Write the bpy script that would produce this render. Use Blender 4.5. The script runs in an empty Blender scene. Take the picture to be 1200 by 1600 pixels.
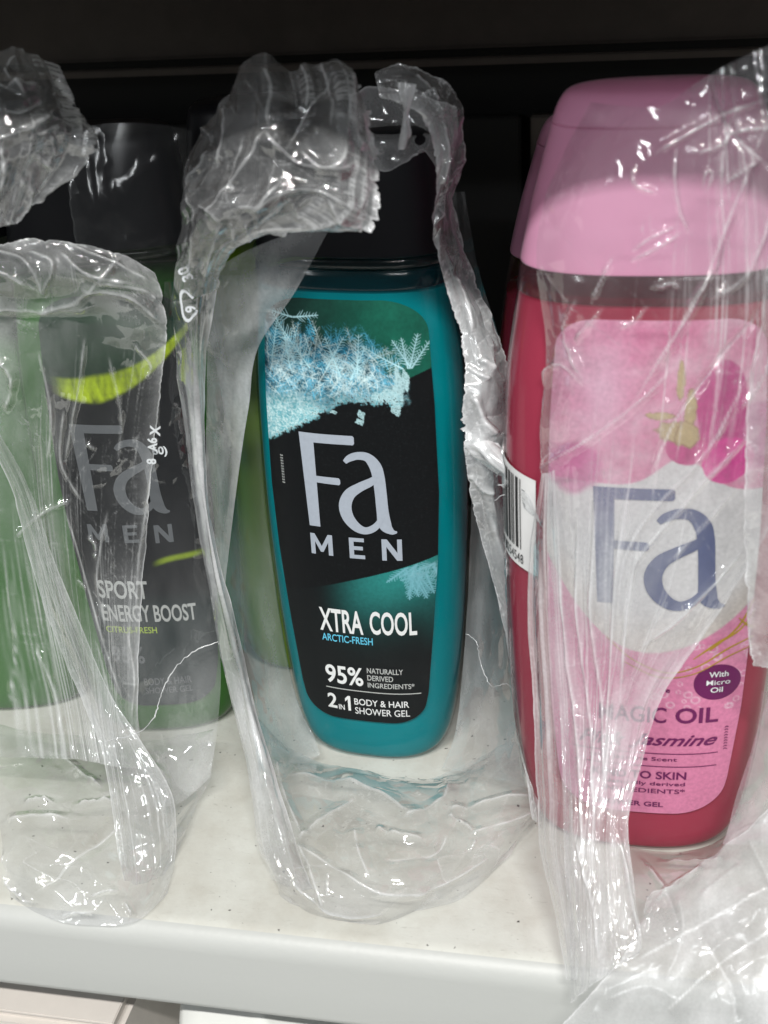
import bpy, bmesh, math, random
import numpy as np
from mathutils import Matrix, Vector

# ------------------------------------------------------------------ camera, world, lamps
S = 0.01                                    # everything below is written in centimetres
scn = bpy.context.scene
COL = scn.collection
cam_d = bpy.data.cameras.new("camera")
cam = bpy.data.objects.new("camera", cam_d); COL.objects.link(cam)
scn.camera = cam
FPX = 1902.09                               # focal length in pixels of the 1200x1600 picture
CAMP = np.array([7.5811, -31.6634, 26.2646])
RW = np.array([[0.98058562, 0.03744238, -0.19248355],     # columns: picture right, picture down, forward
               [0.18769657, -0.46335839, 0.86606524],
               [-0.05676132, -0.88537962, -0.46139038]])
cam_d.sensor_fit = 'VERTICAL'; cam_d.sensor_height = 36.0
cam_d.lens = FPX / 1600 * 36.0
cam_d.clip_start = 0.01; cam_d.clip_end = 20.0
m = Matrix.Identity(4)
for r in range(3):
    m[r][0] = RW[r, 0]; m[r][1] = -RW[r, 1]; m[r][2] = -RW[r, 2]; m[r][3] = CAMP[r] * S
cam.matrix_world = m
cam_d.dof.use_dof = True
cam_d.dof.focus_distance = 0.375
cam_d.dof.aperture_fstop = 16.0

world = bpy.data.worlds.new("World"); scn.world = world
world.use_nodes = True
bg = world.node_tree.nodes["Background"]
bg.inputs[0].default_value = (0.93, 0.97, 1.0, 1); bg.inputs[1].default_value = 0.10

def area(name, loc, target, sx, sy, power, color):
    d = bpy.data.lights.new(name, 'AREA'); d.shape = 'RECTANGLE'; d.size = sx * S; d.size_y = sy * S
    d.energy = power; d.color = color
    o = bpy.data.objects.new(name, d); COL.objects.link(o)
    o.location = Vector(loc) * S
    dr = (Vector(target) - Vector(loc)).normalized()
    z = -dr; x = Vector((1, 0, 0)); y = z.cross(x).normalized(); x = y.cross(z).normalized()
    o.matrix_world = Matrix(((x.x, y.x, z.x, o.location.x), (x.y, y.y, z.y, o.location.y), (x.z, y.z, z.z, o.location.z), (0, 0, 0, 1)))
    return o
# the shop's ceiling tubes: one row over the aisle, one further back, one far to the left
area("ceiling_lamp", (-22, -128, 170), (2, -4, 15), 50, 5, 24.0, (1.0, 0.985, 0.95))
area("ceiling_lamp", (48, -128, 170), (2, -4, 15), 50, 5, 26.0, (1.0, 0.985, 0.95))
area("ceiling_lamp", (70, -200, 120), (4, -2, 12), 80, 4, 6.0, (0.95, 0.98, 1.0))
area("ceiling_lamp", (-95, -150, 95), (0, -2, 10), 4, 60, 5.0, (0.94, 0.98, 1.0))
scn.view_settings.view_transform = 'Standard'; scn.view_settings.look = 'None'
scn.view_settings.exposure = 0.28; scn.view_settings.gamma = 1.0
scn.cycles.transparent_max_bounces = 32
scn.cycles.max_bounces = 10
scn.cycles.diffuse_bounces = 4
scn.cycles.caustics_reflective = False; scn.cycles.caustics_refractive = False
scn.cycles.use_denoising = True
scn.cycles.sample_clamp_indirect = 4.0

# ------------------------------------------------------------------ placing helpers
def ray(px, py): return RW @ np.array([px - 600.0, py - 800.0, FPX])
def onY(px, py, y):
    r = ray(px, py); return CAMP + (y - CAMP[1]) / r[1] * r
def onZ(px, py, z=0.0):
    r = ray(px, py); return CAMP + (z - CAMP[2]) / r[2] * r
def pt(p):                                   # (px,py,y) stands on the vertical plane y ; (px,py,'z',h) lies at height h
    return onZ(p[0], p[1], p[3]) if len(p) == 4 else onY(*p)

def link(name, me, mat=None, parent=None, smooth=True):
    o = bpy.data.objects.new(name, me); COL.objects.link(o)
    if mat: me.materials.append(mat)
    if smooth and len(me.polygons): me.polygons.foreach_set("use_smooth", np.ones(len(me.polygons), bool))
    if parent: o.parent = parent
    return o
def mesh_from(name, V, F):
    me = bpy.data.meshes.new(name); me.from_pydata((np.asarray(V) * S).tolist(), [], [tuple(int(i) for i in f) for f in F]); me.update(); return me
def grid_mesh(name, P):                      # P: (nv, nu, 3) in cm
    nv, nu = P.shape[:2]
    idx = np.arange(nv * nu).reshape(nv, nu)
    q = np.stack([idx[:-1, :-1], idx[:-1, 1:], idx[1:, 1:], idx[1:, :-1]], -1).reshape(-1, 4)
    me = bpy.data.meshes.new(name)
    me.vertices.add(nv * nu); me.vertices.foreach_set("co", (P * S).reshape(-1).astype(np.float32))
    me.loops.add(q.size); me.loops.foreach_set("vertex_index", q.reshape(-1).astype(np.int32))
    me.polygons.add(len(q)); me.polygons.foreach_set("loop_start", np.arange(0, q.size, 4, dtype=np.int32))
    me.update(calc_edges=True); me.validate()
    return me
def set_float(me, name, arr):
    a = me.attributes.new(name, 'FLOAT', 'POINT'); a.data.foreach_set("value", np.asarray(arr, np.float32).reshape(-1))
def set_color(me, name, arr):
    a = me.color_attributes.new(name, 'FLOAT_COLOR', 'POINT')
    c = np.ones((arr.reshape(-1, 3).shape[0], 4), np.float32); c[:, :3] = arr.reshape(-1, 3)
    a.data.foreach_set("color", c.reshape(-1))
def empty(name, loc, label, cat, group=None):
    o = bpy.data.objects.new(name, None); COL.objects.link(o); o.empty_display_size = 0.02
    o.location = Vector([float(v) for v in loc]) * S
    o['label'] = label; o['category'] = cat
    if group: o['group'] = group
    return o
def keep(o, parent):                         # parent without moving (all meshes are written in world cm)
    o.parent = parent
    o.matrix_parent_inverse = Matrix.Translation(parent.location).inverted()
    return o

# ------------------------------------------------------------------ noise
def perlin(x, y, seed=0):
    rng = np.random.RandomState(seed); ang = rng.rand(256, 256) * 2 * np.pi
    gx, gy = np.cos(ang), np.sin(ang)
    xi, yi = np.floor(x).astype(int), np.floor(y).astype(int); fx, fy = x - xi, y - yi
    def g(i, j):
        a, b = (xi + i) & 255, (yi + j) & 255
        return gx[a, b] * (fx - i) + gy[a, b] * (fy - j)
    u, v = fx * fx * fx * (fx * (fx * 6 - 15) + 10), fy * fy * fy * (fy * (fy * 6 - 15) + 10)
    return ((g(0, 0) * (1 - u) + g(1, 0) * u) * (1 - v) + (g(0, 1) * (1 - u) + g(1, 1) * u) * v) * 1.5
def fbm(x, y, seed=0, octs=4):
    s = 0; a = 1.0; t = 0
    for k in range(octs):
        s = s + a * perlin(x * 2 ** k + 17 * k, y * 2 ** k + 9 * k, seed + k); t += a; a *= 0.5
    return s / t * 1.4
def sstep(a, b, x):
    t = np.clip((x - a) / (b - a), 0, 1); return t * t * (3 - 2 * t)
def facet(x, y, seed, warp=.45):
    """continuous sheet of flat triangles with random heights: sharp straight creases, flat film between them"""
    rng = np.random.RandomState(seed); T = rng.rand(256, 256); Hh = rng.rand(256, 256)
    a = rng.rand() * 6.28; c, s_ = math.cos(a), math.sin(a)
    xx, yy = x * c - y * s_ + 50, x * s_ + y * c + 50
    xw = xx + warp * perlin(xx * .55, yy * .55, seed + 1); yw = yy + warp * perlin(xx * .55 + 40, yy * .55, seed + 2)
    xi, yi = np.floor(xw).astype(int), np.floor(yw).astype(int); fx, fy = xw - xi, yw - yi
    h = lambda i, j: T[(xi + i) & 255, (yi + j) & 255]
    h00, h10, h01, h11 = h(0, 0), h(1, 0), h(0, 1), h(1, 1)
    A = np.where(fx + fy < 1, h00 + (h10 - h00) * fx + (h01 - h00) * fy, h11 + (h01 - h11) * (1 - fx) + (h10 - h11) * (1 - fy))
    B = np.where(fx > fy, h00 + (h10 - h00) * fx + (h11 - h10) * fy, h00 + (h11 - h01) * fx + (h01 - h00) * fy)
    return np.where(Hh[xi & 255, yi & 255] > .5, A, B) - .5
def crumple(x, y, seed, wave):
    m1 = sstep(-.25, .5, perlin(x / wave * .6, y / wave * .6, seed + 77)); m2 = sstep(.05, .6, perlin(x / wave + 5, y / wave, seed + 78))
    return facet(x / wave, y / wave, seed) + .42 * m1 * facet(x / wave * 2.1, y / wave * 2.1, seed + 3) + .20 * m2 * facet(x / wave * 5.2, y / wave * 5.2, seed + 6)

# ------------------------------------------------------------------ materials
def newmat(name):
    m = bpy.data.materials.new(name); m.use_nodes = True; nt = m.node_tree
    for n in list(nt.nodes): nt.nodes.remove(n)
    out = nt.nodes.new("ShaderNodeOutputMaterial")
    return m, nt, out
def N(nt, t, **kw):
    n = nt.nodes.new(t)
    for k, v in kw.items():
        if k in ('i',):
            for a, b in v.items(): n.inputs[a].default_value = b
        else: setattr(n, k, v)
    return n
def L(nt, a, b): nt.links.new(a, b)
def math_n(nt, op, a=None, b=None, clamp=False):
    n = nt.nodes.new("ShaderNodeMath"); n.operation = op; n.use_clamp = clamp
    for k, v in ((0, a), (1, b)):
        if v is None: continue
        if isinstance(v, (int, float)): n.inputs[k].default_value = v
        else: nt.links.new(v, n.inputs[k])
    return n.outputs[0]

def principled(name, col, rough=0.5, noise=0.0, scale=200, bump=0.0, coat=0.0, spec=0.5, dirt=None):
    m, nt, out = newmat(name)
    p = N(nt, "ShaderNodeBsdfPrincipled", i={'Base Color': (*col, 1), 'Roughness': rough, 'Coat Weight': coat, 'Coat Roughness': 0.12})
    p.inputs['Specular IOR Level'].default_value = spec
    tc = N(nt, "ShaderNodeTexCoord")
    if noise or bump:
        nz = N(nt, "ShaderNodeTexNoise", i={'Scale': scale, 'Detail': 6.0, 'Roughness': 0.6}); L(nt, tc.outputs['Object'], nz.inputs['Vector'])
    if noise:
        mx = N(nt, "ShaderNodeMix", data_type='RGBA'); mx.inputs['A'].default_value = (*[c * (1 - noise) for c in col], 1); mx.inputs['B'].default_value = (*[min(1, c * (1 + noise)) for c in col], 1)
        L(nt, nz.outputs['Fac'], mx.inputs['Factor']); L(nt, mx.outputs['Result'], p.inputs['Base Color'])
    if bump:
        b = N(nt, "ShaderNodeBump", i={'Strength': bump, 'Distance': 0.0005}); L(nt, nz.outputs['Fac'], b.inputs['Height']); L(nt, b.outputs['Normal'], p.inputs['Normal'])
    L(nt, p.outputs[0], out.inputs[0]); return m

def attr_mat(name, rough=0.45, coat=0.0):
    m, nt, out = newmat(name)
    a = N(nt, "ShaderNodeAttribute", attribute_name="print")
    p = N(nt, "ShaderNodeBsdfPrincipled", i={'Roughness': rough, 'Coat Weight': coat, 'Coat Roughness': 0.2})
    tc = N(nt, "ShaderNodeTexCoord"); nz = N(nt, "ShaderNodeTexNoise", i={'Scale': 900.0, 'Detail': 4.0}); L(nt, tc.outputs['Object'], nz.inputs['Vector'])
    p.inputs['Specular IOR Level'].default_value = 0.22
    mx = N(nt, "ShaderNodeMix", data_type='RGBA', blend_type='MULTIPLY'); mx.inputs['Factor'].default_value = 0.42
    L(nt, a.outputs['Color'], mx.inputs['A']); L(nt, nz.outputs['Fac'], mx.inputs['B'])
    L(nt, mx.outputs['Result'], p.inputs['Base Color'])
    b = N(nt, "ShaderNodeBump", i={'Strength': 0.06, 'Distance': 0.0004}); L(nt, nz.outputs['Fac'], b.inputs['Height']); L(nt, b.outputs['Normal'], p.inputs['Normal'])
    L(nt, p.outputs[0], out.inputs[0]); return m

def thin_fresnel(nt, ior):
    """same mirror share from both sides of a thin wall"""
    ge = N(nt, "ShaderNodeNewGeometry"); fr = N(nt, "ShaderNodeFresnel")
    v = math_n(nt, 'MULTIPLY_ADD', ge.outputs['Backfacing'], 1 / ior - ior); nt.nodes[-1].inputs[2].default_value = ior
    L(nt, v, fr.inputs['IOR']); return fr
def tinted(name, tint, body, dens, rough=0.18, ior=1.45, transl=0.5, grain=0.0):
    """coloured see-through plastic or gel: tinted transparency, some scattering colour, a glossy skin"""
    m, nt, out = newmat(name)
    tr = N(nt, "ShaderNodeBsdfTransparent", i={'Color': (*tint, 1)})
    df = N(nt, "ShaderNodeBsdfDiffuse", i={'Color': (*body, 1)}); tl = N(nt, "ShaderNodeBsdfTranslucent", i={'Color': (*body, 1)})
    m1 = N(nt, "ShaderNodeMixShader", i={0: transl}); L(nt, df.outputs[0], m1.inputs[1]); L(nt, tl.outputs[0], m1.inputs[2])
    m2 = N(nt, "ShaderNodeMixShader", i={0: dens}); L(nt, tr.outputs[0], m2.inputs[1]); L(nt, m1.outputs[0], m2.inputs[2])
    gl = N(nt, "ShaderNodeBsdfGlossy", i={'Roughness': rough}); fr = thin_fresnel(nt, ior)
    m3 = N(nt, "ShaderNodeMixShader"); L(nt, fr.outputs[0], m3.inputs[0]); L(nt, m2.outputs[0], m3.inputs[1]); L(nt, gl.outputs[0], m3.inputs[2])
    L(nt, m3.outputs[0], out.inputs[0]); return m

def film_mat(name, veil=1.0, tone=(0.92, 0.935, 0.95), rough=0.07, grain=1.0, gloss=2.2):
    m, nt, out = newmat(name)
    tc = N(nt, "ShaderNodeTexCoord")
    at = N(nt, "ShaderNodeAttribute", attribute_name="haze")
    mp = N(nt, "ShaderNodeMapping"); mp.inputs['Scale'].default_value = (1.0, 1.0, 0.28); L(nt, tc.outputs['Object'], mp.inputs['Vector'])
    n1 = N(nt, "ShaderNodeTexNoise", i={'Scale': 130.0, 'Detail': 8.0, 'Roughness': 0.65}); L(nt, mp.outputs[0], n1.inputs['Vector'])
    n2 = N(nt, "ShaderNodeTexNoise", i={'Scale': 1100.0, 'Detail': 3.0, 'Roughness': 0.6}); L(nt, tc.outputs['Object'], n2.inputs['Vector'])
    # haze amount
    s = math_n(nt, 'MULTIPLY_ADD', n1.outputs['Fac'], 1.1 * grain); nt.nodes[-1].inputs[2].default_value = 1 - .55 * grain
    s2 = math_n(nt, 'MULTIPLY_ADD', n2.outputs['Fac'], 0.5 * grain); nt.nodes[-1].inputs[2].default_value = 1 - .25 * grain
    h = math_n(nt, 'MULTIPLY', at.outputs['Fac'], s); h = math_n(nt, 'MULTIPLY', h, s2); h = math_n(nt, 'MULTIPLY', h, veil)
    # a slanted film is crossed over a longer way
    lw = N(nt, "ShaderNodeLayerWeight", i={'Blend': 0.5})
    f3 = math_n(nt, 'POWER', lw.outputs['Facing'], 3.0); f3 = math_n(nt, 'MULTIPLY', f3, 0.07)
    h = math_n(nt, 'ADD', h, f3, clamp=True); h = math_n(nt, 'MINIMUM', h, 0.92)
    df = N(nt, "ShaderNodeBsdfDiffuse", i={'Color': (*tone, 1)}); tl = N(nt, "ShaderNodeBsdfTranslucent", i={'Color': (*tone, 1)})
    m1 = N(nt, "ShaderNodeMixShader", i={0: 0.4}); L(nt, df.outputs[0], m1.inputs[1]); L(nt, tl.outputs[0], m1.inputs[2])
    tr = N(nt, "ShaderNodeBsdfTransparent", i={'Color': (0.99, 0.99, 0.99, 1)})
    m2 = N(nt, "ShaderNodeMixShader"); L(nt, h, m2.inputs[0]); L(nt, tr.outputs[0], m2.inputs[1]); L(nt, m1.outputs[0], m2.inputs[2])
    vo = N(nt, "ShaderNodeTexVoronoi", feature='F1', i={'Scale': 170.0, 'Randomness': 1.0}); L(nt, mp.outputs[0], vo.inputs['Vector'])
    vo2 = N(nt, "ShaderNodeTexVoronoi", feature='F1', i={'Scale': 60.0, 'Randomness': 1.0}); L(nt, mp.outputs[0], vo2.inputs['Vector'])
    nm = N(nt, "ShaderNodeTexNoise", i={'Scale': 55.0, 'Detail': 2.0}); L(nt, tc.outputs['Object'], nm.inputs['Vector'])
    mk = N(nt, "ShaderNodeMapRange", i={1: 0.47, 2: 0.62}); L(nt, nm.outputs['Fac'], mk.inputs[0])
    hh = math_n(nt, 'MULTIPLY', vo.outputs['Distance'], mk.outputs[0]); hh = math_n(nt, 'MULTIPLY', hh, 1.1)
    h2 = math_n(nt, 'MULTIPLY', vo2.outputs['Distance'], 1.4); hh = math_n(nt, 'ADD', hh, h2)
    bp = N(nt, "ShaderNodeBump", i={'Strength': 0.5, 'Distance': 0.0022}); L(nt, hh, bp.inputs['Height'])
    gl = N(nt, "ShaderNodeBsdfGlossy", i={'Roughness': rough, 'Color': (1, 1, 1, 1)}); L(nt, bp.outputs[0], gl.inputs['Normal'])
    fr = thin_fresnel(nt, 1.5); f2 = math_n(nt, 'MULTIPLY', fr.outputs[0], gloss, clamp=True); f2 = math_n(nt, 'MINIMUM', f2, 0.6)
    m3 = N(nt, "ShaderNodeMixShader"); L(nt, f2, m3.inputs[0]); L(nt, m2.outputs[0], m3.inputs[1]); L(nt, gl.outputs[0], m3.inputs[2])
    L(nt, m3.outputs[0], out.inputs[0]); return m

M = {}
M['film'] = film_mat('clear_film')
M['film_soft'] = film_mat('matt_film', rough=0.2, gloss=1.0)
M['film_quiet'] = film_mat('quiet_film', rough=0.15, gloss=0.7)
M['film_edge'] = film_mat('torn_film', veil=1.25, rough=0.16)
M['cap_black'] = principled('black_cap_plastic', (0.006, 0.006, 0.008), 0.38, bump=0.05, scale=900, spec=0.3)
M['print_label'] = attr_mat('printed_label')
M['ink_grey'] = principled('silver_ink', (0.35, 0.39, 0.45), 0.4, noise=0.12, scale=700)
M['ink_white'] = principled('white_ink', (0.70, 0.72, 0.72), 0.45)
M['ink_lightblue'] = principled('light_blue_ink', (0.12, 0.52, 0.72), 0.45)
M['ink_soft'] = principled('soft_grey_ink', (0.45, 0.47, 0.46), 0.45)
M['ink_dim'] = principled('dim_grey_ink', (0.115, 0.125, 0.135), 0.45)
M['ink_navy'] = principled('navy_ink', (0.055, 0.075, 0.19), 0.4, noise=0.15, scale=600)
M['ink_plum'] = principled('plum_ink', (0.13, 0.008, 0.085), 0.4)
M['ink_black'] = principled('black_ink', (0.012, 0.012, 0.014), 0.5)
M['ink_film'] = principled('white_film_print', (0.58, 0.61, 0.63), 0.5)
M['paper_white'] = principled('white_sticker', (0.72, 0.72, 0.72), 0.4, noise=0.05)
M['gold'] = principled('gold_print', (0.42, 0.26, 0.03), 0.3, noise=0.3, scale=500)
M['back_paper'] = principled('back_label_paper', (0.35, 0.6, 0.62), 0.6)

# ------------------------------------------------------------------ the shelf and what is round it
def shelf_material():
    m, nt, out = newmat('painted_shelf_metal')
    tc = N(nt, "ShaderNodeTexCoord")
    p = N(nt, "ShaderNodeBsdfPrincipled", i={'Roughness': 0.42}); p.inputs['Specular IOR Level'].default_value = 0.4
    big = N(nt, "ShaderNodeTexNoise", i={'Scale': 35.0, 'Detail': 7.0, 'Roughness': 0.62}); L(nt, tc.outputs['Object'], big.inputs['Vector'])
    r1 = N(nt, "ShaderNodeValToRGB"); e = r1.color_ramp.elements
    e[0].position = 0.36; e[0].color = (0.46, 0.45, 0.405, 1); e[1].position = 0.60; e[1].color = (0.56, 0.565, 0.525, 1)
    L(nt, big.outputs['Fac'], r1.inputs[0])
    # dark specks and grey scuffs, on the flat top only
    sp = N(nt, "ShaderNodeTexNoise", i={'Scale': 420.0, 'Detail': 2.0}); L(nt, tc.outputs['Object'], sp.inputs['Vector'])
    r2 = N(nt, "ShaderNodeValToRGB"); e = r2.color_ramp.elements; e[0].position = 0.712; e[0].color = (0, 0, 0, 1); e[1].position = 0.745; e[1].color = (1, 1, 1, 1)
    L(nt, sp.outputs['Fac'], r2.inputs[0])
    mp = N(nt, "ShaderNodeMapping"); mp.inputs['Rotation'].default_value = (0, 0, 0.5); mp.inputs['Scale'].default_value = (260, 900, 300); L(nt, tc.outputs['Object'], mp.inputs['Vector'])
    sc_ = N(nt, "ShaderNodeTexNoise", i={'Scale': 1.0, 'Detail': 5.0, 'Roughness': 0.7, 'Distortion': 1.2}); L(nt, mp.outputs[0], sc_.inputs['Vector'])
    r3 = N(nt, "ShaderNodeValToRGB"); e = r3.color_ramp.elements; e[0].position = 0.60; e[0].color = (0, 0, 0, 1); e[1].position = 0.74; e[1].color = (1, 1, 1, 1)
    L(nt, sc_.outputs['Fac'], r3.inputs[0])
    sx = N(nt, "ShaderNodeSeparateXYZ"); L(nt, tc.outputs['Object'], sx.inputs[0])
    top = math_n(nt, 'GREATER_THAN', sx.outputs['Z'], -0.0006)
    f = math_n(nt, 'MULTIPLY', r3.outputs[0], 0.6); f = math_n(nt, 'MULTIPLY', f, top)
    mx = N(nt, "ShaderNodeMix", data_type='RGBA'); mx.inputs['B'].default_value = (0.30, 0.29, 0.26, 1)
    clean = N(nt, "ShaderNodeMix", data_type='RGBA'); clean.inputs['A'].default_value = (0.44, 0.45, 0.435, 1); L(nt, top, clean.inputs['Factor']); L(nt, r1.outputs[0], clean.inputs['B'])
    L(nt, clean.outputs['Result'], mx.inputs['A']); L(nt, f, mx.inputs['Factor'])
    mx2 = N(nt, "ShaderNodeMix", data_type='RGBA'); mx2.inputs['B'].default_value = (0.06, 0.055, 0.05, 1); L(nt, mx.outputs['Result'], mx2.inputs['A'])
    g = math_n(nt, 'MULTIPLY', r2.outputs[0], top); L(nt, g, mx2.inputs['Factor'])
    L(nt, mx2.outputs['Result'], p.inputs['Base Color'])
    b = N(nt, "ShaderNodeBump", i={'Strength': 0.12, 'Distance': 0.0006}); L(nt, sp.outputs['Fac'], b.inputs['Height']); L(nt, b.outputs[0], p.inputs['Normal'])
    L(nt, p.outputs[0], out.inputs[0]); return m
M['shelf'] = shelf_material()
M['dark_panel'] = principled('dark_brown_panel', (0.085, 0.07, 0.06), 0.7, noise=0.35, scale=60, bump=0.2)
M['shade_gap'] = principled('shaded_recess', (0.003, 0.003, 0.003), 0.8)  # near-black: shade at the back of the bay put into the colour
M['lower_box'] = principled('beige_box', (0.58, 0.54, 0.50), 0.6, noise=0.1, scale=80)
M['lower_white'] = principled('white_lid', (0.74, 0.75, 0.72), 0.35)

def extrude_profile(name, prof, x0, x1, mat, nx=2):
    """prof: list of (y,z); swept along x"""
    xs = np.linspace(x0, x1, nx); P = np.array([[(x, y, z) for x in xs] for y, z in prof], float)
    return link(name, grid_mesh(name, P), mat)
prof = [(30, -0.8), (30, 0.0)] + [(y, 0) for y in np.linspace(28, -7.6, 12)]
for k in range(1, 9):                        # rounded front crease
    a = k / 8 * math.pi / 2 * 0.96; prof.append((-7.6 - 0.75 * math.sin(a), -0.75 * (1 - math.cos(a))))
prof += [(-8.42, -1.6), (-8.5, -2.55), (-8.46, -2.75), (-8.3, -2.85), (-7.9, -2.8), (-7.9, -1.0), (29, -0.9)]
sh = extrude_profile('shelf', prof, -45, 45, M['shelf'], 2)
sh.data.polygons.foreach_set("use_smooth", np.ones(len(sh.data.polygons), bool))
sh['label'] = 'scuffed off-white metal shelf with rounded front lip under the three wrapped bottles'; sh['category'] = 'shelf'
def box(name, x0, x1, y0, y1, z0, z1, mat, bev=0.1, parent=None):
    bm = bmesh.new(); bmesh.ops.create_cube(bm, size=1)
    for v in bm.verts: v.co = Vector(((x0 + x1) / 2 + v.co.x * (x1 - x0), (y0 + y1) / 2 + v.co.y * (y1 - y0), (z0 + z1) / 2 + v.co.z * (z1 - z0))) * S
    if bev: bmesh.ops.bevel(bm, geom=bm.edges[:], offset=bev * S, segments=2, affect='EDGES')
    me = bpy.data.meshes.new(name); bm.to_mesh(me); bm.free()
    o = link(name, me, mat, smooth=False)
    if parent: keep(o, parent)
    return o
up = empty('upper_shelf', (0, 0, 29), 'dark upper shelf board hanging over the three wrapped bottles', 'shelf')
box('board', -45, 45, -10.4, 30, 29.2, 30.2, M['dark_panel'], 0.15, up)
box('front_lip', -45, 45, -10.9, -10.4, 29.0, 32.0, M['shelf'], 0.1, up)
bk = box('back_wall', -60, 60, 19.2, 21, -3, 60, M['shade_gap'], 0.0); bk['kind'] = 'structure'
rail = empty('back_rail', (0, 18, 20), 'dark brown rail running across the back above the gap coloured dark for shade', 'rail')
box('rail_board', -60, 60, 17.3, 19.1, 20.3, 28.9, M['dark_panel'], 0.12, rail)
box('rail_lip', -60, 60, 16.9, 17.2, 19.75, 20.05, M['dark_panel'], 0.06, rail)
for x0 in (-22.0, 3.4):
    box('back_panel', x0 - 0.4 if x0 < 0 else x0, (3.0 if x0 < 0 else 30), 18.4, 19.0, 0.05, 17.6, M['shade_gap'] if x0 < 0 else M['dark_panel'], 0.08, rail)

# what shows below the shelf's lip: a beige carton and a white lid on the shelf beneath
low = box('lower_floor', -60, 60, -30, 30, -22.5, -22, M['lower_white'], 0.0); low['kind'] = 'structure'
low.name = 'lower_shelf_floor'
crt = empty('carton', (-13, -4, -12), 'beige carton below the shelf lip at the lower left', 'carton')
box('carton_body', -22, -7.2, -7.9, 6, -12.0, -5.0, M['lower_box'], 0.25, crt)
box('carton_flap', -21.8, -7.4, -7.8, -1.0, -4.97, -4.85, M['lower_box'], 0.03, crt)
def lathe(name, prof, c, mat, seg=64, parent=None):
    a = np.linspace(0, 2 * np.pi, seg + 1)
    P = np.array([[(c[0] + r * math.cos(t), c[1] + r * math.sin(t), c[2] + z) for t in a] for r, z in prof])
    o = link(name, grid_mesh(name, P), mat)
    if parent: keep(o, parent)
    return o
tub = empty('lidded_tub', (-1, -6, -12), 'white tub with a ridged round lid below the shelf lip', 'tub')
lathe('lid', [(0, 0.0), (3.2, 0.0), (3.5, 0.12), (3.7, 0.12), (3.9, -0.05), (5.2, -0.05), (5.9, -0.3), (6.1, -0.7), (6.1, -1.8), (5.9, -1.8)], (0.3, -5.2, -4.4), M['lower_white'], 96, tub)
lathe('tub_body', [(5.8, -1.7), (5.6, -7.5), (0, -7.5)], (0.3, -5.2, -4.4), M['lower_white'], 64, tub)

# ------------------------------------------------------------------ bottles
class Bottle:
    def __init__(s, x, y, rot, lean, prof, n=2.6):
        s.c = np.array([x, y, 0.0]); s.n = n
        a, b = math.radians(rot), math.radians(lean)
        Rz = np.array([[math.cos(a), -math.sin(a), 0], [math.sin(a), math.cos(a), 0], [0, 0, 1]])
        Ry = np.array([[math.cos(b), 0, math.sin(b)], [0, 1, 0], [-math.sin(b), 0, math.cos(b)]])
        s.R = Rz @ Ry; p = np.array(prof, float); s.z, s.w, s.d = p[:, 0], p[:, 1], p[:, 2]
    def wd(s, z): return np.interp(z, s.z, s.w), np.interp(z, s.z, s.d)
    def out(s, P): return P @ s.R.T + s.c
    def front(s, u, z, off=0.0):
        """point on the front wall at sideways distance u and height z"""
        u = np.asarray(u, float); z = np.asarray(z, float)
        w, d = s.wd(z); q = np.clip(np.abs(u) / w, 0, 0.995)
        y = -d * (1 - q ** s.n) ** (1 / s.n)
        dy = d * q ** (s.n - 1) * (1 - q ** s.n) ** (1 / s.n - 1) / w * np.sign(u)
        nl = np.sqrt(1 + dy * dy)
        return s.out(np.stack([u + off * dy / nl, y - off / nl, z], -1))
    def ring(s, w, d, z, seg, n=None):
        n = n or s.n
        t = np.linspace(0, 2 * np.pi, seg + 1); c, sn = np.cos(t), np.sin(t)
        return np.stack([w * np.sign(c) * np.abs(c) ** (2 / n), d * np.sign(sn) * np.abs(sn) ** (2 / n), np.full_like(t, z)], -1)
    def shell(s, name, rows, mat, parent, seg=120, n=None):
        """rows: (z, w, d)"""
        P = np.array([s.out(s.ring(max(w, 1e-3), max(d, 1e-3), z, seg, n)) for z, w, d in rows])
        o = link(name, grid_mesh(name, P), mat); return keep(o, parent)

def dense(prof, k=5):
    p = np.array(prof, float); t = np.arange(len(p)); tt = np.linspace(0, len(p) - 1, (len(p) - 1) * k + 1)
    return np.stack([catmull1(p[:, i], tt) for i in range(3)], -1)
def catmull1(a, tt):
    n = len(a); i = np.clip(np.floor(tt).astype(int), 0, n - 2); f = tt - i
    p0, p1, p2, p3 = a[np.clip(i - 1, 0, n - 1)], a[i], a[i + 1], a[np.clip(i + 2, 0, n - 1)]
    return 0.5 * (2 * p1 + (p2 - p0) * f + (2 * p0 - 5 * p1 + 4 * p2 - p3) * f ** 2 + (3 * p1 - p0 - 3 * p2 + p3) * f ** 3)

def label_sheet(B, name, outline, z0, z1, art, mat, parent, off=0.025, du=0.035, dz=0.035, side=1):
    """outline(z) -> (uL,uR); art(u,z) -> rgb (linear); clings to the front (or back) wall"""
    nz = int((z1 - z0) / dz); zs = np.linspace(z0, z1, nz)
    LR = np.array([outline(z) for z in zs]); nu = int((LR[:, 1] - LR[:, 0]).max() / du)
    t = np.linspace(0, 1, nu)[None, :]
    U = LR[:, :1] + (LR[:, 1:] - LR[:, :1]) * t; Z = np.repeat(zs[:, None], nu, 1)
    if side == 1: P = B.front(U, Z, off)
    else:
        w, d = B.wd(Z); q = np.clip(np.abs(U) / w, 0, .99); P = B.out(np.stack([U, d * (1 - q ** B.n) ** (1 / B.n) + off, Z], -1))
    me = grid_mesh(name, P[::-1]); A_ = art(*(B.itx(U, Z) if hasattr(B, "itx") else (U, Z))); set_color(me, "print", A_[::-1])
    o = link(name, me, mat); return keep(o, parent)

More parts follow.
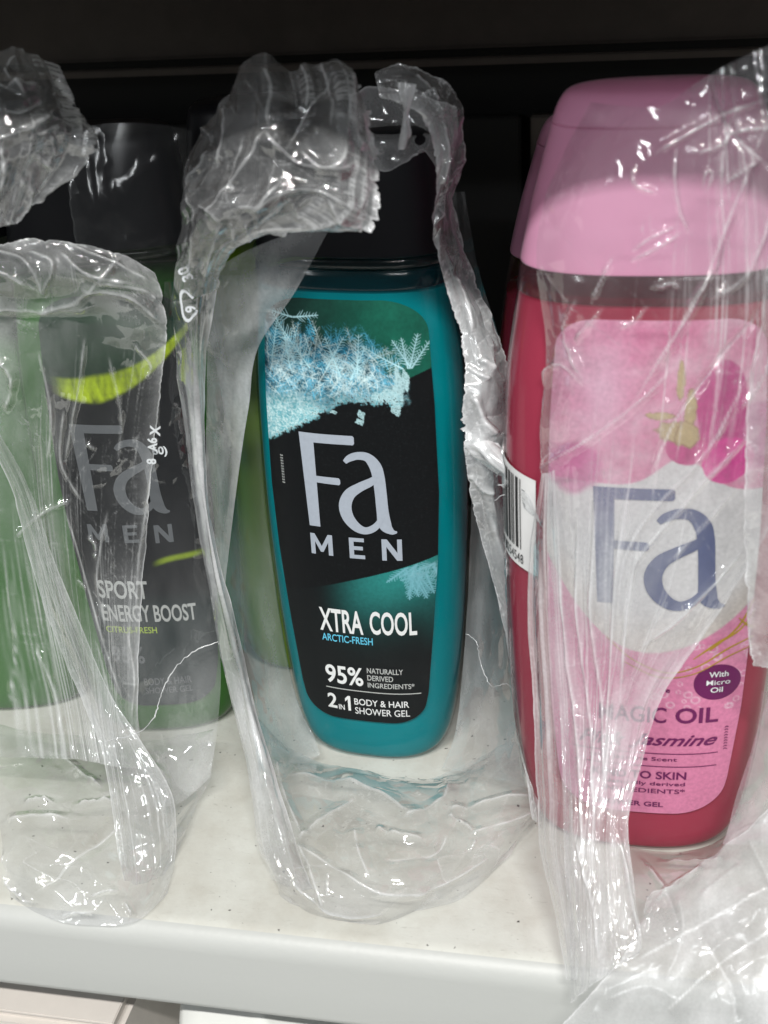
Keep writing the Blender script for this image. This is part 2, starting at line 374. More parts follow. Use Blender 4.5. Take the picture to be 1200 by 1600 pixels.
def rounded(z0, z1, hw, r0, r1, uc=lambda z: 0.0, top_bulge=0):
    def f(z):
        h = hw(z); e = 0
        if z > z1 - r1: q = (z - (z1 - r1)) / r1; e = r1 * 1.25 * (1 - math.sqrt(max(0, 1 - q ** 2.2)))
        if z < z0 + r0: q = (z0 + r0 - z) / r0; e = r0 * 1.25 * (1 - math.sqrt(max(0, 1 - q ** 2.2)))
        return uc(z) - max(h - e, 0.05), uc(z) + max(h - e, 0.05)
    return f

# ---- lettering: text or drawn strokes, cut to small faces and laid on the bottle wall
def text_tris(s, bold=0.0, shear=0.0):
    cu = bpy.data.curves.new("t", 'FONT'); cu.body = s; cu.size = 1.0; cu.offset = bold; cu.shear = shear; cu.resolution_u = 4
    ob = bpy.data.objects.new("t", cu); COL.objects.link(ob)
    dg = bpy.context.evaluated_depsgraph_get(); dg.update()
    me = bpy.data.meshes.new_from_object(ob.evaluated_get(dg))
    bm = bmesh.new(); bm.from_mesh(me)
    bpy.data.objects.remove(ob); bpy.data.curves.remove(cu); bpy.data.meshes.remove(me)
    return bm
def cut_grid(bm, step):
    xs = [v.co.x for v in bm.verts]; ys = [v.co.y for v in bm.verts]
    for k in np.arange(min(xs) + step, max(xs), step):
        bmesh.ops.bisect_plane(bm, geom=bm.verts[:] + bm.edges[:] + bm.faces[:], plane_co=(k, 0, 0), plane_no=(1, 0, 0), dist=1e-6)
def fit_text(s, box_, bold=0.0, shear=0.0, step=0.25, tilt=0.0):
    """box_: (u0,z0,u1,z1) bottom-left to top-right of the capitals"""
    bm = text_tris(s, bold, shear)
    xs = [v.co.x for v in bm.verts]; ys = [v.co.y for v in bm.verts]
    x0, x1, y0, y1 = min(xs), max(xs), min(ys), max(ys)
    u0, z0, u1, z1 = box_
    for v in bm.verts:
        v.co.x = u0 + (v.co.x - x0) / (x1 - x0) * (u1 - u0); v.co.y = z0 + (v.co.y - y0) / (y1 - y0) * (z1 - z0)
    cut_grid(bm, step)
    if tilt:
        for v in bm.verts: v.co.y += (v.co.x - u0) * tilt
    return bm
def lay(B, name, bms, mat, parent, off=0.05, fn=None):
    V, F = [], []
    for bm in bms:
        b0 = len(V); bm.verts.index_update()
        V += [(v.co.x, v.co.y, v.co.z) for v in bm.verts]; F += [[b0 + v.index for v in f.verts] for f in bm.faces]; bm.free()
    V = np.array(V)
    if fn is None and hasattr(B, 'tx'): V[:, 0], V[:, 1] = B.tx(V[:, 0], V[:, 1])
    P = (fn or (lambda u, z, o: B.front(u, z, o)))(V[:, 0], V[:, 1], off + V[:, 2])
    me = mesh_from(name, P, F)
    o = link(name, me, mat, smooth=False); keep(o, parent); return o
def stroke(path, lift=0.0, cap0=None, cap1=None, res=10):
    """path: (u,z,angle_deg or None, width). a pen stroke of changing width; returns bmesh"""
    p = np.array([(a, b, w) for a, b, w in path], float); n = len(p)
    tt = np.linspace(0, n - 1, (n - 1) * res + 1)
    c = np.stack([catmull1(p[:, i], tt) for i in range(3)], -1)
    d = np.gradient(c[:, :2], axis=0); d /= np.linalg.norm(d, axis=1)[:, None] + 1e-9
    nn = np.stack([-d[:, 1], d[:, 0]], -1)
    bm = bmesh.new(); Lf = [bm.verts.new((*(c[i, :2] + nn[i] * c[i, 2] / 2), lift)) for i in range(len(c))]
    Rt = [bm.verts.new((*(c[i, :2] - nn[i] * c[i, 2] / 2), lift)) for i in range(len(c))]
    for i in range(len(c) - 1): bm.faces.new((Lf[i], Lf[i + 1], Rt[i + 1], Rt[i]))
    return bm
def poly(pts, lift=0.0, step=0.25):
    bm = bmesh.new(); f = bm.faces.new([bm.verts.new((x, y, lift)) for x, y in pts]); bmesh.ops.triangulate(bm, faces=[f]); cut_grid(bm, step); return bm
def disc(u, z, ru, rz, lift=0.0, n=40): return poly([(u + ru * math.cos(t), z + rz * math.sin(t)) for t in np.linspace(0, 2 * np.pi, n, endpoint=False)], lift)

def fa_logo(u0, z0, w, h, tilt=0.0, pink=False):
    """the two big letters; u0,z0 = foot of the F, w = whole width, h = height of the F"""
    def T(p): return [(u0 + a * w, z0 + b * h + a * w * tilt) for a, b in p]
    def Tw(p): return [(u0 + a * w, z0 + b * h + a * w * tilt, c * w) for a, b, c in p]
    out = []
    out.append(poly(T([(0.0, 1.0), (0.0, 0.985), (0.045, 0.0), (0.165, 0.0), (0.155, 0.9), (0.155, 1.0)]), 0.0))
    out.append(poly(T([(0.15, 1.0), (0.57, 1.0), (0.585, 0.985), (0.585, 0.92), (0.57, 0.905), (0.15, 0.905)]), 0.004))
    out.append(poly(T([(0.15, 0.555), (0.40, 0.55), (0.415, 0.53), (0.415, 0.49), (0.40, 0.475), (0.15, 0.485)]), 0.004))
    # a: hood and right stem, then the bowl
    out.append(stroke(Tw([(0.475, 0.725, 0.045), (0.53, 0.77, 0.075), (0.62, 0.80, 0.085), (0.72, 0.785, 0.10), (0.79, 0.70, 0.125), (0.82, 0.58, 0.125), (0.835, 0.40, 0.122), (0.845, 0.22, 0.125), (0.865, 0.07, 0.135), (0.93, 0.0, 0.07), (0.985, -0.005, 0.02)]), 0.008))
    out.append(stroke(Tw([(0.80, 0.60, 0.03), (0.74, 0.535, 0.085), (0.62, 0.47, 0.10), (0.51, 0.39, 0.12), (0.455, 0.27, 0.135), (0.475, 0.14, 0.13), (0.56, 0.035, 0.11), (0.66, 0.0, 0.085), (0.76, 0.045, 0.075), (0.83, 0.14, 0.05)]), 0.012))
    return out

def cap_M(u0, z0, u1, z1): return poly([(u0 + a * (u1 - u0), z0 + b * (z1 - z0)) for a, b in [(0, 0), (0, 1), (.2, 1), (.5, .42), (.8, 1), (1, 1), (1, 0), (.8, 0), (.8, .62), (.56, .14), (.44, .14), (.2, .62), (.2, 0)]])
def cap_N(u0, z0, u1, z1): return poly([(u0 + a * (u1 - u0), z0 + b * (z1 - z0)) for a, b in [(0, 0), (0, 1), (.27, 1), (.77, .36), (.77, 1), (1, 1), (1, 0), (.74, 0), (.23, .65), (.23, 0)]])
def cap_E(u0, z0, u1, z1): return poly([(u0 + a * (u1 - u0), z0 + b * (z1 - z0)) for a, b in [(0, 0), (0, 1), (.97, 1), (.97, .82), (.3, .82), (.3, .6), (.88, .6), (.88, .42), (.3, .42), (.3, .18), (1, .18), (1, 0)]])
def num_1(u0, z0, u1, z1): return poly([(u0 + a * (u1 - u0), z0 + b * (z1 - z0)) for a, b in [(.5, 0), (.5, .76), (.0, .6), (.0, .8), (.55, 1), (1, 1), (1, 0)]])
# ---- printed artwork (flat print only)
def rast(U, Z, strokes):
    """soft brush lines; strokes: (u0,z0,u1,z1,width,strength); returns coverage"""
    cov = np.zeros_like(U); uu = U[U.shape[0] // 2]; zz = Z[:, 0]
    for (a, b, c, d, w, s) in strokes:
        pad = w * 2.5
        j0, j1 = np.searchsorted(zz, [min(b, d) - pad, max(b, d) + pad])
        if j1 <= j0: continue
        us = U[j0:j1]; zs = Z[j0:j1]; L2 = (c - a) ** 2 + (d - b) ** 2 + 1e-9
        t = np.clip(((us - a) * (c - a) + (zs - b) * (d - b)) / L2, 0, 1)
        dist = np.hypot(us - a - t * (c - a), zs - b - t * (d - b)); ww = w * (1 - 0.6 * t)
        cov[j0:j1] = np.maximum(cov[j0:j1], s * np.clip(1.5 - dist / ww, 0, 1))
    return cov
def fern(rng, u, z, ang, ln, w=0.035, s=0.9):
    out = [(u, z, u + ln * math.cos(ang), z + ln * math.sin(ang), w * 1.3, s)]
    n = int(ln / 0.09)
    for k in range(1, n):
        f = k / n; L_ = ln * 0.34 * (1 - f * 0.75) * rng.uniform(.7, 1.15)
        for sd in (-1, 1):
            a = ang + sd * rng.uniform(0.75, 1.0)
            x, y = u + f * ln * math.cos(ang), z + f * ln * math.sin(ang)
            out.append((x, y, x + L_ * math.cos(a), y + L_ * math.sin(a), w * .75, s * .8))
    return out
def mixc(a, b, t): return a * (1 - t[..., None]) + np.asarray(b) * t[..., None]

def art_teal(U, Z):
    rng = np.random.RandomState(4)
    C = np.zeros(U.shape + (3,)) + np.array([0.006, 0.007, 0.008])
    n1 = fbm(U * 1.2, Z * 1.2, 11, 4); n2 = fbm(U * 4.5, Z * 4.5, 21, 4); n3 = fbm(U * 13, Z * 13, 31, 3)
    # green glow at the top
    t = sstep(-1.6, 1.4, U) * sstep(12.2, 13.6, Z) * (0.75 + 0.3 * n1)
    top = mixc(np.zeros_like(C) + np.array([0.008, 0.035, 0.028]), (0.012, 0.16, 0.105), np.clip(t, 0, 1))
    d1 = np.where(U < -.88, 11.5 + (U + 2.5) * .68, 12.6 + (U + .88) * .405)                       # slanted edge of the black band
    d1 = np.where(U < -0.9, d1 - 0.05 + 0.12 * n2, d1)
    C = np.where((Z > d1)[..., None], top, C)
    # frost mass
    low = np.where(U < -0.1, 11.45 + (U + 2.5) * 0.60, 12.89 - (U + .1) * .05) + 0.12 * n2 + 0.08 * n3
    hi = 14.9 - 0.55 * np.clip(U, 0, 3) ** 1.2 + 0.35 * n1 + 0.3 * n2 - 0.25 * sstep(-0.6, -2, U) * 0
    right = sstep(1.75, 1.35, U + 0.25 * n2)
    mass = sstep(low, low + 0.1, Z) * sstep(hi + 0.25, hi - 0.6, Z) * right
    n4 = fbm(U * 28, Z * 28, 61, 2); up_ = sstep(12.3, 13.5, Z + .3 * n1 - .25 * (U > .2)); cl = np.clip(.5 + 1.1 * n2, 0, 1)
    deep = mixc(np.zeros_like(C) + np.array([0.006, 0.055, 0.085]), (0.02, 0.20, 0.32), cl)
    pale = mixc(np.zeros_like(C) + np.array([0.16, 0.50, 0.58]), (0.72, 0.95, 0.96), np.clip(.45 + .7 * n3 + .5 * n2 + .4 * n4, 0, 1))
    frost = deep * up_[..., None] + pale * (1 - up_[..., None])
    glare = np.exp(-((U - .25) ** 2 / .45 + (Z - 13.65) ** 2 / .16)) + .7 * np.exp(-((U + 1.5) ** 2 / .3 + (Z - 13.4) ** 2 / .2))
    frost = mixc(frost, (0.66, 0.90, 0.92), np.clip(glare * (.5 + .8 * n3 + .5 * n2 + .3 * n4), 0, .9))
    C = C * (1 - mass[..., None]) + frost * mass[..., None]
    for (nf, w_, col, hi_z) in ((170, .014, (0.12, 0.55, 0.80), 14.9), (170, .012, (0.80, 1.0, 1.0), 14.6)):
        st = []
        for k in range(nf):
            u = rng.uniform(-2.5, 1.6); z = rng.uniform(12.9, hi_z) - 0.3 * max(u, 0)
            st += fern(rng, u, z, rng.uniform(0.1, 3.0), rng.uniform(0.3, 0.85), w_, rng.uniform(.4, 1.0))
        cov = rast(U, Z, st) * sstep(low + .1, low + .5, Z) * right * sstep(hi + .5, hi + .1, Z)
        C = mixc(C, col, np.clip(cov * .95 * np.clip(.8 + .5 * n2, .2, 1), 0, 1))
    st = []
    for (u, z, a, l) in [(-2.3, 14.0, 1.35, 1.3), (-1.1, 13.9, 2.2, 1.9), (-1.5, 15.35, 0.15, .75), (-1.55, 15.35, 3.0, .8), (0.3, 13.8, 1.5, 1.15), (-0.6, 13.9, 1.05, 1.1), (1.55, 13.95, 2.6, 1.3), (1.75, 13.95, 1.35, 1.0), (1.8, 13.95, 1.0, .85), (1.7, 13.95, 1.75, .9), (1.75, 14.0, 2.1, .9), (-.2, 13.7, 1.9, 1.2), (.1, 13.6, 1.15, 1.1), (-1.7, 13.8, 1.7, 1.1)]:
        st += fern(rng, u, z, a, l, 0.017, .95)
    cov = rast(U, Z, st) * sstep(low + .1, low + .4, Z)
    C = mixc(C, (0.55, 0.90, 0.98), np.clip(cov * 0.95, 0, 1))
    # broken shards under the frost
    sh = np.zeros_like(U)
    for (a, b, ru, rz) in [(1.45, 13.45, .18, .42), (1.2, 13.15, .35, .18), (1.35, 12.75, .16, .22), (.9, 13.1, .3, .12), (.35, 12.55, .12, .13), (-.45, 12.58, .12, .06), (0.3, 12.32, .14, .09), (1.62, 13.6, .12, .3)]:
        sh = np.maximum(sh, sstep(1.05, .95, np.abs((U - a) / ru + .35 * (Z - b) / rz) + .7 * np.abs((Z - b) / rz - .3 * (U - a) / ru) + .35 * n2 + .2 * n3))
    C = mixc(C, (0.50, 0.76, 0.80), sh * np.clip(.8 + .5 * n3 + .4 * n4, .3, 1))
    # dust of black over the lower frost edge
    dust = sstep(.34, .5, n3 + .25 * n2) * sstep(low + .55, low, Z) * sstep(-1.6, -1.2, U)
    C = mixc(C, (0.01, 0.012, 0.013), dust)
    # lower glow under the second slant
    d2 = 6.6 + (U + 1.3) * .337
    below = (Z < d2)
    g = np.exp(-((U - 1.2) / 1.9) ** 2 - ((Z - d2 + .15) / 1.35) ** 2) * sstep(-1.6, 0.2, U)
    side = sstep(1.6, 2.4, U) * sstep(4.0, 5.6, Z) * .35
    G = mixc(np.zeros_like(C) + np.array([0.007, 0.009, 0.010]), (0.03, 0.27, 0.25), np.clip(g * .95 + side * .4, 0, 1))
    C = np.where(below[..., None], G, C)
    st = []
    for k in range(16):
        a = rng.uniform(3.4, 5.4); st += fern(rng, 1.9 + rng.uniform(-.5, .4), 7.35 + rng.uniform(-.15, .25), a, rng.uniform(.6, 1.15), 0.035, .9)
    cov = rast(U, Z, st) * below * sstep(d2, d2 - .04, Z)
    C = mixc(C, (0.24, 0.56, 0.66), np.clip(cov * .85, 0, 1))
    blob = sstep(.9, .2, np.hypot((U - 2.15) / .8, (Z - 7.35) / .55) + .4 * n2) * below
    C = mixc(C, (0.25, 0.52, 0.58), blob * np.clip(.5 + n3, 0, 1) * .7)
    return np.clip(C, 0, 1)

def art_green(U, Z):
    Z = Z + .0
    C = np.zeros(U.shape + (3,)) + np.array([0.010, 0.011, 0.013])
    n = fbm(U * 1.5, Z * 1.5, 3, 4); n2 = fbm(U * 5, Z * 1.2, 8, 3)
    arc = 12.85 + 0.30 * (U + .5) ** 2 * .55 + .1 * (U + .5)
    w = 0.46 - 0.12 * np.abs(U + .4)
    t = sstep(1.15, .7, np.abs(Z - arc - .3) / np.clip(w, .12, 1))
    C = np.where((Z > arc + .3)[..., None], np.array([0.012, 0.05, 0.02]) + 0.02 * np.clip(n, 0, 1)[..., None], C)
    t = t * sstep(-1.9, -1.2, U) * sstep(-.75, -.1, n2 + .35 * n + .35)
    C = mixc(C, (0.58, 0.78, 0.02), t * np.clip(.85 + .5 * n2, 0, 1))
    t = sstep(.16, .02, np.abs(Z - 6.95 - .3 * (U - .5) - .12 * np.sin(U * 2))) * sstep(.4, .9, U) * sstep(2.3, 1.8, U)
    C = mixc(C, (0.30, 0.42, 0.02), t)
    t = sstep(6.2, 5.2, Z) * .5
    C = mixc(C, (0.02, 0.045, 0.045), t)
    return np.clip(C, 0, 1)

def art_pink(U, Z):
    n = fbm(U * .8, Z * .8, 41, 4); n2 = fbm(U * 5, Z * 5, 42, 4)
    C = np.zeros(U.shape + (3,)) + np.array([0.74, 0.25, 0.42])
    C = mixc(C, (0.80, 0.42, 0.56), np.clip(.4 + n + .3 * n2, 0, 1) * sstep(5, 9, Z))
    C = mixc(C, (0.70, 0.16, 0.34), sstep(9.5, 14, Z) * np.clip(.35 - n, 0, 1) * .7)
    C = mixc(C, (0.82, 0.55, 0.70), np.exp(-((U + 1.1) / .8) ** 2 - ((Z - 14.6) / 1.6) ** 2) * .7)
    # cream-white shape behind the two letters
    topb = 12.2 + 0.9 * np.exp(-((U - .9) / .8) ** 2) - .06 * (U + 2.5)
    lowb = 6.9 + 0.24 * (U - .2) ** 2 + np.where(U < .2, 0.28, -.02) * (U - .2) ** 2 * .6
    wm = sstep(topb, topb - .05, Z) * sstep(lowb, lowb + .05, Z)
    C = mixc(C, (0.76, 0.75, 0.76), wm)
    C = mixc(C, (0.62, 0.50, 0.40), wm * sstep(lowb + 1.6, lowb, Z) * .45)
    # blossom petals, then petals of the orchid
    C = mixc(C, (0.62, 0.10, 0.33), sstep(1.1, .7, np.hypot((U + 1.75) / .75, (Z - 12.5) / .75) + .3 * n) * .8)
    for (a, b, ru, rz, col) in [(1.0, 13.15, .55, .5, (.60, .05, .25)), (2.55, 13.35, .75, .95, (.62, .10, .32)), (1.75, 14.3, .62, 1.15, (.56, .035, .24)), (1.95, 12.75, .62, .62, (.78, .03, .33))]:
        dd = np.hypot((U - a) / ru, (Z - b) / rz) + .12 * n
        C = mixc(C, col, sstep(1.02, .96, dd)); C = mixc(C, np.array(col) * .75, sstep(.25, .0, np.abs(U - a) / ru) * sstep(1, .6, dd) * .5)
    # pale gold stem flower
    for (a, b, ru, rz) in [(.62, 13.6, .42, .28), (1.0, 14.1, .14, .62), (.75, 14.9, .10, .5), (.3, 14.0, .35, .1), (.95, 13.5, .3, .35)]:
        dd = np.hypot((U - a) / ru, (Z - b) / rz) + .25 * n2
        C = mixc(C, (.55, .42, .20), sstep(1.05, .9, dd)); C = mixc(C, (.30, .16, .08), sstep(.12, 0, np.abs(dd - .95)) * .7)
    # bubbles low down
    rng = np.random.RandomState(5)
    for k in range(40):
        a, b, r = rng.uniform(.4, 3), rng.uniform(5.0, 7.2), rng.uniform(.04, .12)
        C = mixc(C, (.9, .7, .8), sstep(.35, 0, np.abs(np.hypot(U - a, Z - b) / r - 1)) * .6)
    return np.clip(C, 0, 1)

def make_bottle(name, label, cat, B, body_prof, fill, mats, capprof, lab, group=None, detail=True):
    root = empty(name, B.c, label, cat, group)
    bp = dense(body_prof, 6)
    B.z, B.w, B.d = bp[:, 0], bp[:, 1], bp[:, 2]
    B.shell('body', [(-0.0 + body_prof[0][0], 0, 0), (body_prof[0][0], body_prof[0][1] * .8, body_prof[0][2] * .8)] + [tuple(r) for r in bp] + [(bp[-1][0] + .02, 0, 0)], mats['body'], root)
    g = [r for r in bp if r[0] < fill]
    rows = [(g[0][0] + .04, 0, 0), (g[0][0] + .04, g[0][1] * .95 - .05, g[0][2] * .95 - .05)] + [(r[0] + (.05 if k == 0 else 0), r[1] - .06, r[2] - .06) for k, r in enumerate(g) if k != 1] + [(fill, g[-1][1] - .06, g[-1][2] - .06), (fill + .01, 0, 0)]
    B.shell('gel', rows, mats['gel'], root)
    cp = dense(capprof, 6)
    B.shell('cap', [(capprof[0][0], 0, 0)] + [tuple(r) for r in cp] + [(cp[-1][0] + .02, 0, 0)], mats['cap'], root)
    return root

M['teal_body'] = tinted('teal_bottle_plastic', (0.88, 0.98, 0.98), (0.0, 0.16, 0.19), 0.04, 0.14)
M['teal_gel'] = tinted('teal_gel', (0.0, 0.55, 0.65), (0.0, 0.285, 0.33), 0.85, 0.5, 1.05, 0.15)
M['green_body'] = tinted('green_bottle_plastic', (0.92, 0.98, 0.88), (0.05, 0.16, 0.03), 0.04, 0.14)
M['green_gel'] = tinted('green_gel', (0.20, 0.55, 0.06), (0.05, 0.19, 0.028), 0.9, 0.5, 1.05, 0.15)
M['lime_gel'] = tinted('yellow_green_gel', (0.30, 0.55, 0.06), (0.26, 0.40, 0.03), 0.9, 0.5, 1.05, 0.15)
M['pink_body'] = tinted('crimson_bottle_plastic', (0.98, 0.90, 0.92), (0.45, 0.06, 0.12), 0.04, 0.14)
M['teal_dark'] = tinted('teal_headspace_shade', (0.05, 0.35, 0.42), (0.0, 0.08, 0.10), 0.42, 0.14)  # darkness seen through the empty headspace, put into a tint
M['mauve_gap'] = tinted('mauve_headspace_shade', (0.55, 0.32, 0.36), (0.17, 0.08, 0.10), 0.34, 0.14)  # dim look of the pink bottle's headspace, put into a tint
M['pink_gel'] = tinted('crimson_gel', (0.80, 0.06, 0.14), (0.52, 0.07, 0.13), 0.82, 0.5, 1.05, 0.2)
M['pink_cap'] = tinted('pink_cap_plastic', (0.85, 0.40, 0.55), (0.95, 0.47, 0.70), 0.88, 0.38, 1.45, 0.35)

# teal bottle -----------------------------------------------------
teal_prof = [(0.0, 1.75, 1.15), (0.12, 2.15, 1.55), (0.6, 2.50, 1.75), (1.7, 2.75, 1.85), (4.0, 2.98, 1.9), (6.5, 3.12, 1.95), (9.5, 3.2, 1.95), (13.0, 3.14, 1.92), (15.2, 2.95, 1.85), (16.6, 2.82, 1.75), (16.9, 2.80, 1.72)]
teal_cap = [(17.3, 2.74, 1.66), (17.32, 2.76, 1.68), (18.5, 2.66, 1.6), (19.8, 2.5, 1.5), (20.3, 2.35, 1.35), (20.45, 2.0, 1.05)]
B1 = Bottle(-0.42, 1.45, -2.5, 0.9, teal_prof)
B1.tx = lambda u, z: (u + .16, z + .24 + (12 - z) * .011); B1.itx = lambda u, z: (u - .13, (z - .372) / .989)
teal = make_bottle('shower_gel_bottle', 'teal shower gel bottle with black cap and icy black label reading XTRA COOL', 'bottle', B1, teal_prof, 16.25,
                   dict(body=M['teal_body'], gel=M['teal_gel'], cap=M['cap_black']), teal_cap, None, 'shower gel bottles on the shelf')
B1.shell('collar', [(16.92, 0, 0), (16.92, 2.72, 1.64), (16.97, 2.86, 1.78), (17.12, 2.88, 1.80), (17.24, 2.84, 1.76), (17.28, 2.7, 1.6), (17.28, 0, 0)], M['teal_body'], teal)
hwT = lambda z: float(np.interp(z, [1.4, 3, 5.5, 8, 10.2, 13, 15, 16], [1.8, 2.1, 2.32, 2.5, 2.57, 2.50, 2.38, 2.3]))
B1.shell('headspace_shade_ring', [(16.36, 2.835, 1.755), (16.4, 2.865, 1.79), (16.84, 2.825, 1.745), (16.88, 2.79, 1.71)], M['teal_dark'], teal)  # added ring, no real part: colours the air gap above the gel dark
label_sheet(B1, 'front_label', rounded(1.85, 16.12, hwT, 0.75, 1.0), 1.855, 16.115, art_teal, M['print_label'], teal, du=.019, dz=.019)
TL = 0.0
def rr(a, b): return (a, b)
lay(B1, 'logo_lettering', fa_logo(-1.60, 8.78, 2.86, 3.1, 0.0), M['ink_grey'], teal)
lay(B1, 'men_lettering', [cap_M(*(-1.48, 7.80, -0.78, 8.52)), cap_E(*(-0.26, 7.78, 0.22, 8.50)), cap_N(*(0.74, 7.77, 1.34, 8.51))], M['ink_grey'], teal)
lay(B1, 'name_lettering', [fit_text('XTRA', (-1.40, 4.98, 0.02, 5.86), .02), fit_text('COOL', (0.24, 5.02, 1.68, 5.90), .02)], M['ink_white'], teal)
lay(B1, 'scent_lettering', [fit_text('ARCTIC-FRESH', (-1.36, 4.60, 0.30, 4.88), .01)], M['ink_lightblue'], teal)
lay(B1, 'claim_lettering', [fit_text('95%', (-1.35, 2.93, -0.09, 3.66), .02),
    fit_text('2', (-1.35, 1.90, -1.03, 2.50), .02), fit_text('IN', (-0.98, 1.88, -0.78, 2.09), .015), num_1(-0.75, 1.88, -0.57, 2.48),
    fit_text('BODY & HAIR', (-0.44, 2.16, 1.34, 2.42), .01), fit_text('SHOWER GEL', (-0.43, 1.79, 1.35, 2.06), .005)], M['ink_white'], teal)
lay(B1, 'small_lettering', [fit_text('NATURALLY', (0.05, 3.49, 1.20, 3.70), .01), fit_text('DERIVED', (0.05, 3.20, 0.88, 3.41), .01), fit_text('INGREDIENTS*', (0.05, 2.92, 1.53, 3.13), .01),
    poly([(-1.37, 2.72), (-1.37, 2.755), (1.72, 2.735), (1.72, 2.70)])], M['ink_soft'], teal)
lay(B1, 'code_lettering', [stroke([(-2.28, 11.0 - .09 * k, .05), (-2.24, 10.97 - .09 * k, .012), (-2.20, 11.0 - .09 * k, .04)], res=2) for k in range(11)], M['ink_soft'], teal)
def back_art(U, Z): return np.zeros(U.shape + (3,)) + np.array([0.55, 0.75, 0.76])
label_sheet(B1, 'back_label', rounded(3.2, 15.6, lambda z: 2.45, 0.5, 0.5), 3.21, 15.59, back_art, M['print_label'], teal, off=0.02, du=.2, dz=.2, side=-1)

# green bottle ----------------------------------------------------
green_prof = [(z, w, d) for z, w, d in teal_prof]
B2 = Bottle(-8.25, 2.0, 12.0, 1.0, green_prof)
green = make_bottle('shower_gel_bottle', 'green shower gel bottle with black cap and label reading SPORT ENERGY BOOST, behind torn film', 'bottle', B2, green_prof, 16.25,
                    dict(body=M['green_body'], gel=M['green_gel'], cap=M['cap_black']), teal_cap, None, 'shower gel bottles on the shelf')
B2.shell('collar', [(16.92, 0, 0), (16.92, 2.72, 1.64), (16.97, 2.86, 1.78), (17.12, 2.88, 1.80), (17.24, 2.84, 1.76), (17.28, 2.7, 1.6), (17.28, 0, 0)], M['green_body'], green)
label_sheet(B2, 'front_label', rounded(1.42, 16.0, lambda z: hwT(z) - .22, 0.75, 1.0, uc=lambda z: .24), 1.425, 15.995, art_green, M['print_label'], green, du=.05, dz=.05)
lay(B2, 'logo_lettering', fa_logo(-1.45, 9.1, 2.75, 2.95, -.05), M['ink_dim'], green)
lay(B2, 'men_lettering', [cap_M(*(-1.42, 7.95, -0.78, 8.60)), cap_E(*(-0.30, 7.90, 0.18, 8.54)), cap_N(*(0.68, 7.84, 1.25, 8.49))], M['ink_dim'], green)
lay(B2, 'name_lettering', [fit_text('SPORT', (-1.42, 5.85, 0.2, 6.55), .02, tilt=-.05), fit_text('ENERGY BOOST', (-1.42, 4.95, 1.65, 5.62), .02, tilt=-.05),
                           ], M['ink_soft'], green)
lay(B2, 'claim_lettering', [fit_text('95%', (-1.35, 3.25, -0.25, 3.95), .02, tilt=-.05), fit_text('BODY & HAIR', (-.4, 2.3, 1.2, 2.6), .01), fit_text('SHOWER GEL', (-.4, 1.95, 1.2, 2.2), .01)], M['ink_dim'], green)
lay(B2, 'scent_lettering', [fit_text('CITRUS-FRESH', (-1.38, 4.5, 0.3, 4.75), .01, tilt=-.05)], principled('lime_ink', (.4, .55, .05), .5), green)

# pink bottle -----------------------------------------------------
pink_prof = [(0.0, 2.25, 1.35), (0.12, 2.75, 1.85), (0.6, 3.12, 2.05), (1.7, 3.35, 2.15), (4.0, 3.58, 2.25), (8.0, 3.74, 2.3), (12.0, 3.76, 2.3), (14.5, 3.66, 2.25), (16.2, 3.44, 2.14), (17.0, 3.32, 2.07), (17.6, 3.22, 2.02), (17.75, 3.19, 2.0)]
pink_cap = [(17.79, 3.20, 2.0), (17.82, 3.23, 2.03), (19.2, 2.93, 1.85), (20.7, 2.53, 1.6), (20.93, 2.48, 1.56), (20.97, 2.41, 1.50), (21.01, 2.45, 1.54), (21.4, 2.30, 1.42), (21.65, 2.05, 1.2), (21.75, 1.5, .75)]
CAP3 = list(pink_cap)
B3 = Bottle(8.22, -1.45, -1.0, -0.5, pink_prof)
B3.tx = lambda u, z: (u + .05, z + .36 + (12 - z) * .028); B3.itx = lambda u, z: (u - .03, (z - .696) / .972)
pink = make_bottle('shower_gel_bottle', 'crimson shower gel bottle with tall pale pink cap and pink orchid label reading OIL', 'bottle', B3, pink_prof, 17.0,
                   dict(body=M['pink_body'], gel=M['pink_gel'], cap=M['pink_cap']), pink_cap, None, 'shower gel bottles on the shelf')
hwP = lambda z: float(np.interp(z, [1.4, 3, 5.5, 8, 11, 14, 16.4], [2.1, 2.36, 2.58, 2.66, 2.68, 2.6, 2.45]))
B3.shell('headspace_shade_ring', [(17.0, 3.325, 2.075), (17.04, 3.345, 2.095), (17.68, 3.235, 2.035), (17.72, 3.2, 2.0)], M['mauve_gap'], pink)  # added ring carrying the darker tone of the air gap in its colour
label_sheet(B3, 'front_label', rounded(1.76, 16.68, hwP, 1.0, 0.8, uc=lambda z: .24), 1.765, 16.675, art_pink, M['print_label'], pink)
PL = lambda a, b, c, d, t, **k: fit_text(t, (a, b, c, d), **k)
lay(B3, 'logo_lettering', fa_logo(-1.30, 8.50, 3.45, 3.50, 0.0), M['ink_navy'], pink)
lay(B3, 'name_lettering', [PL(-1.05, 4.55, 0.78, 5.10, 'MAGIC', bold=.008), PL(1.02, 4.55, 2.16, 5.10, 'OIL', bold=.02)], M['ink_plum'], pink)
lay(B3, 'scent_lettering', [PL(-1.60, 3.66, -0.3, 4.12, 'Pink', bold=.012, shear=.45), PL(-0.22, 3.60, 2.18, 4.15, 'Jasmine', bold=.015, shear=.5), PL(-1.3, 3.12, 1.13, 3.30, 'with Jasmine Scent', bold=.01), PL(.72, 5.62, .84, 5.74, 'e', bold=.02)], M['ink_plum'], pink)
lay(B3, 'rule_lines', [poly([(-1.75, 3.42), (2.22, 3.42), (2.22, 3.45), (-1.75, 3.45)]), poly([(-1.7, 2.94), (2.21, 2.94), (2.21, 2.97), (-1.7, 2.97)])], M['ink_plum'], pink)
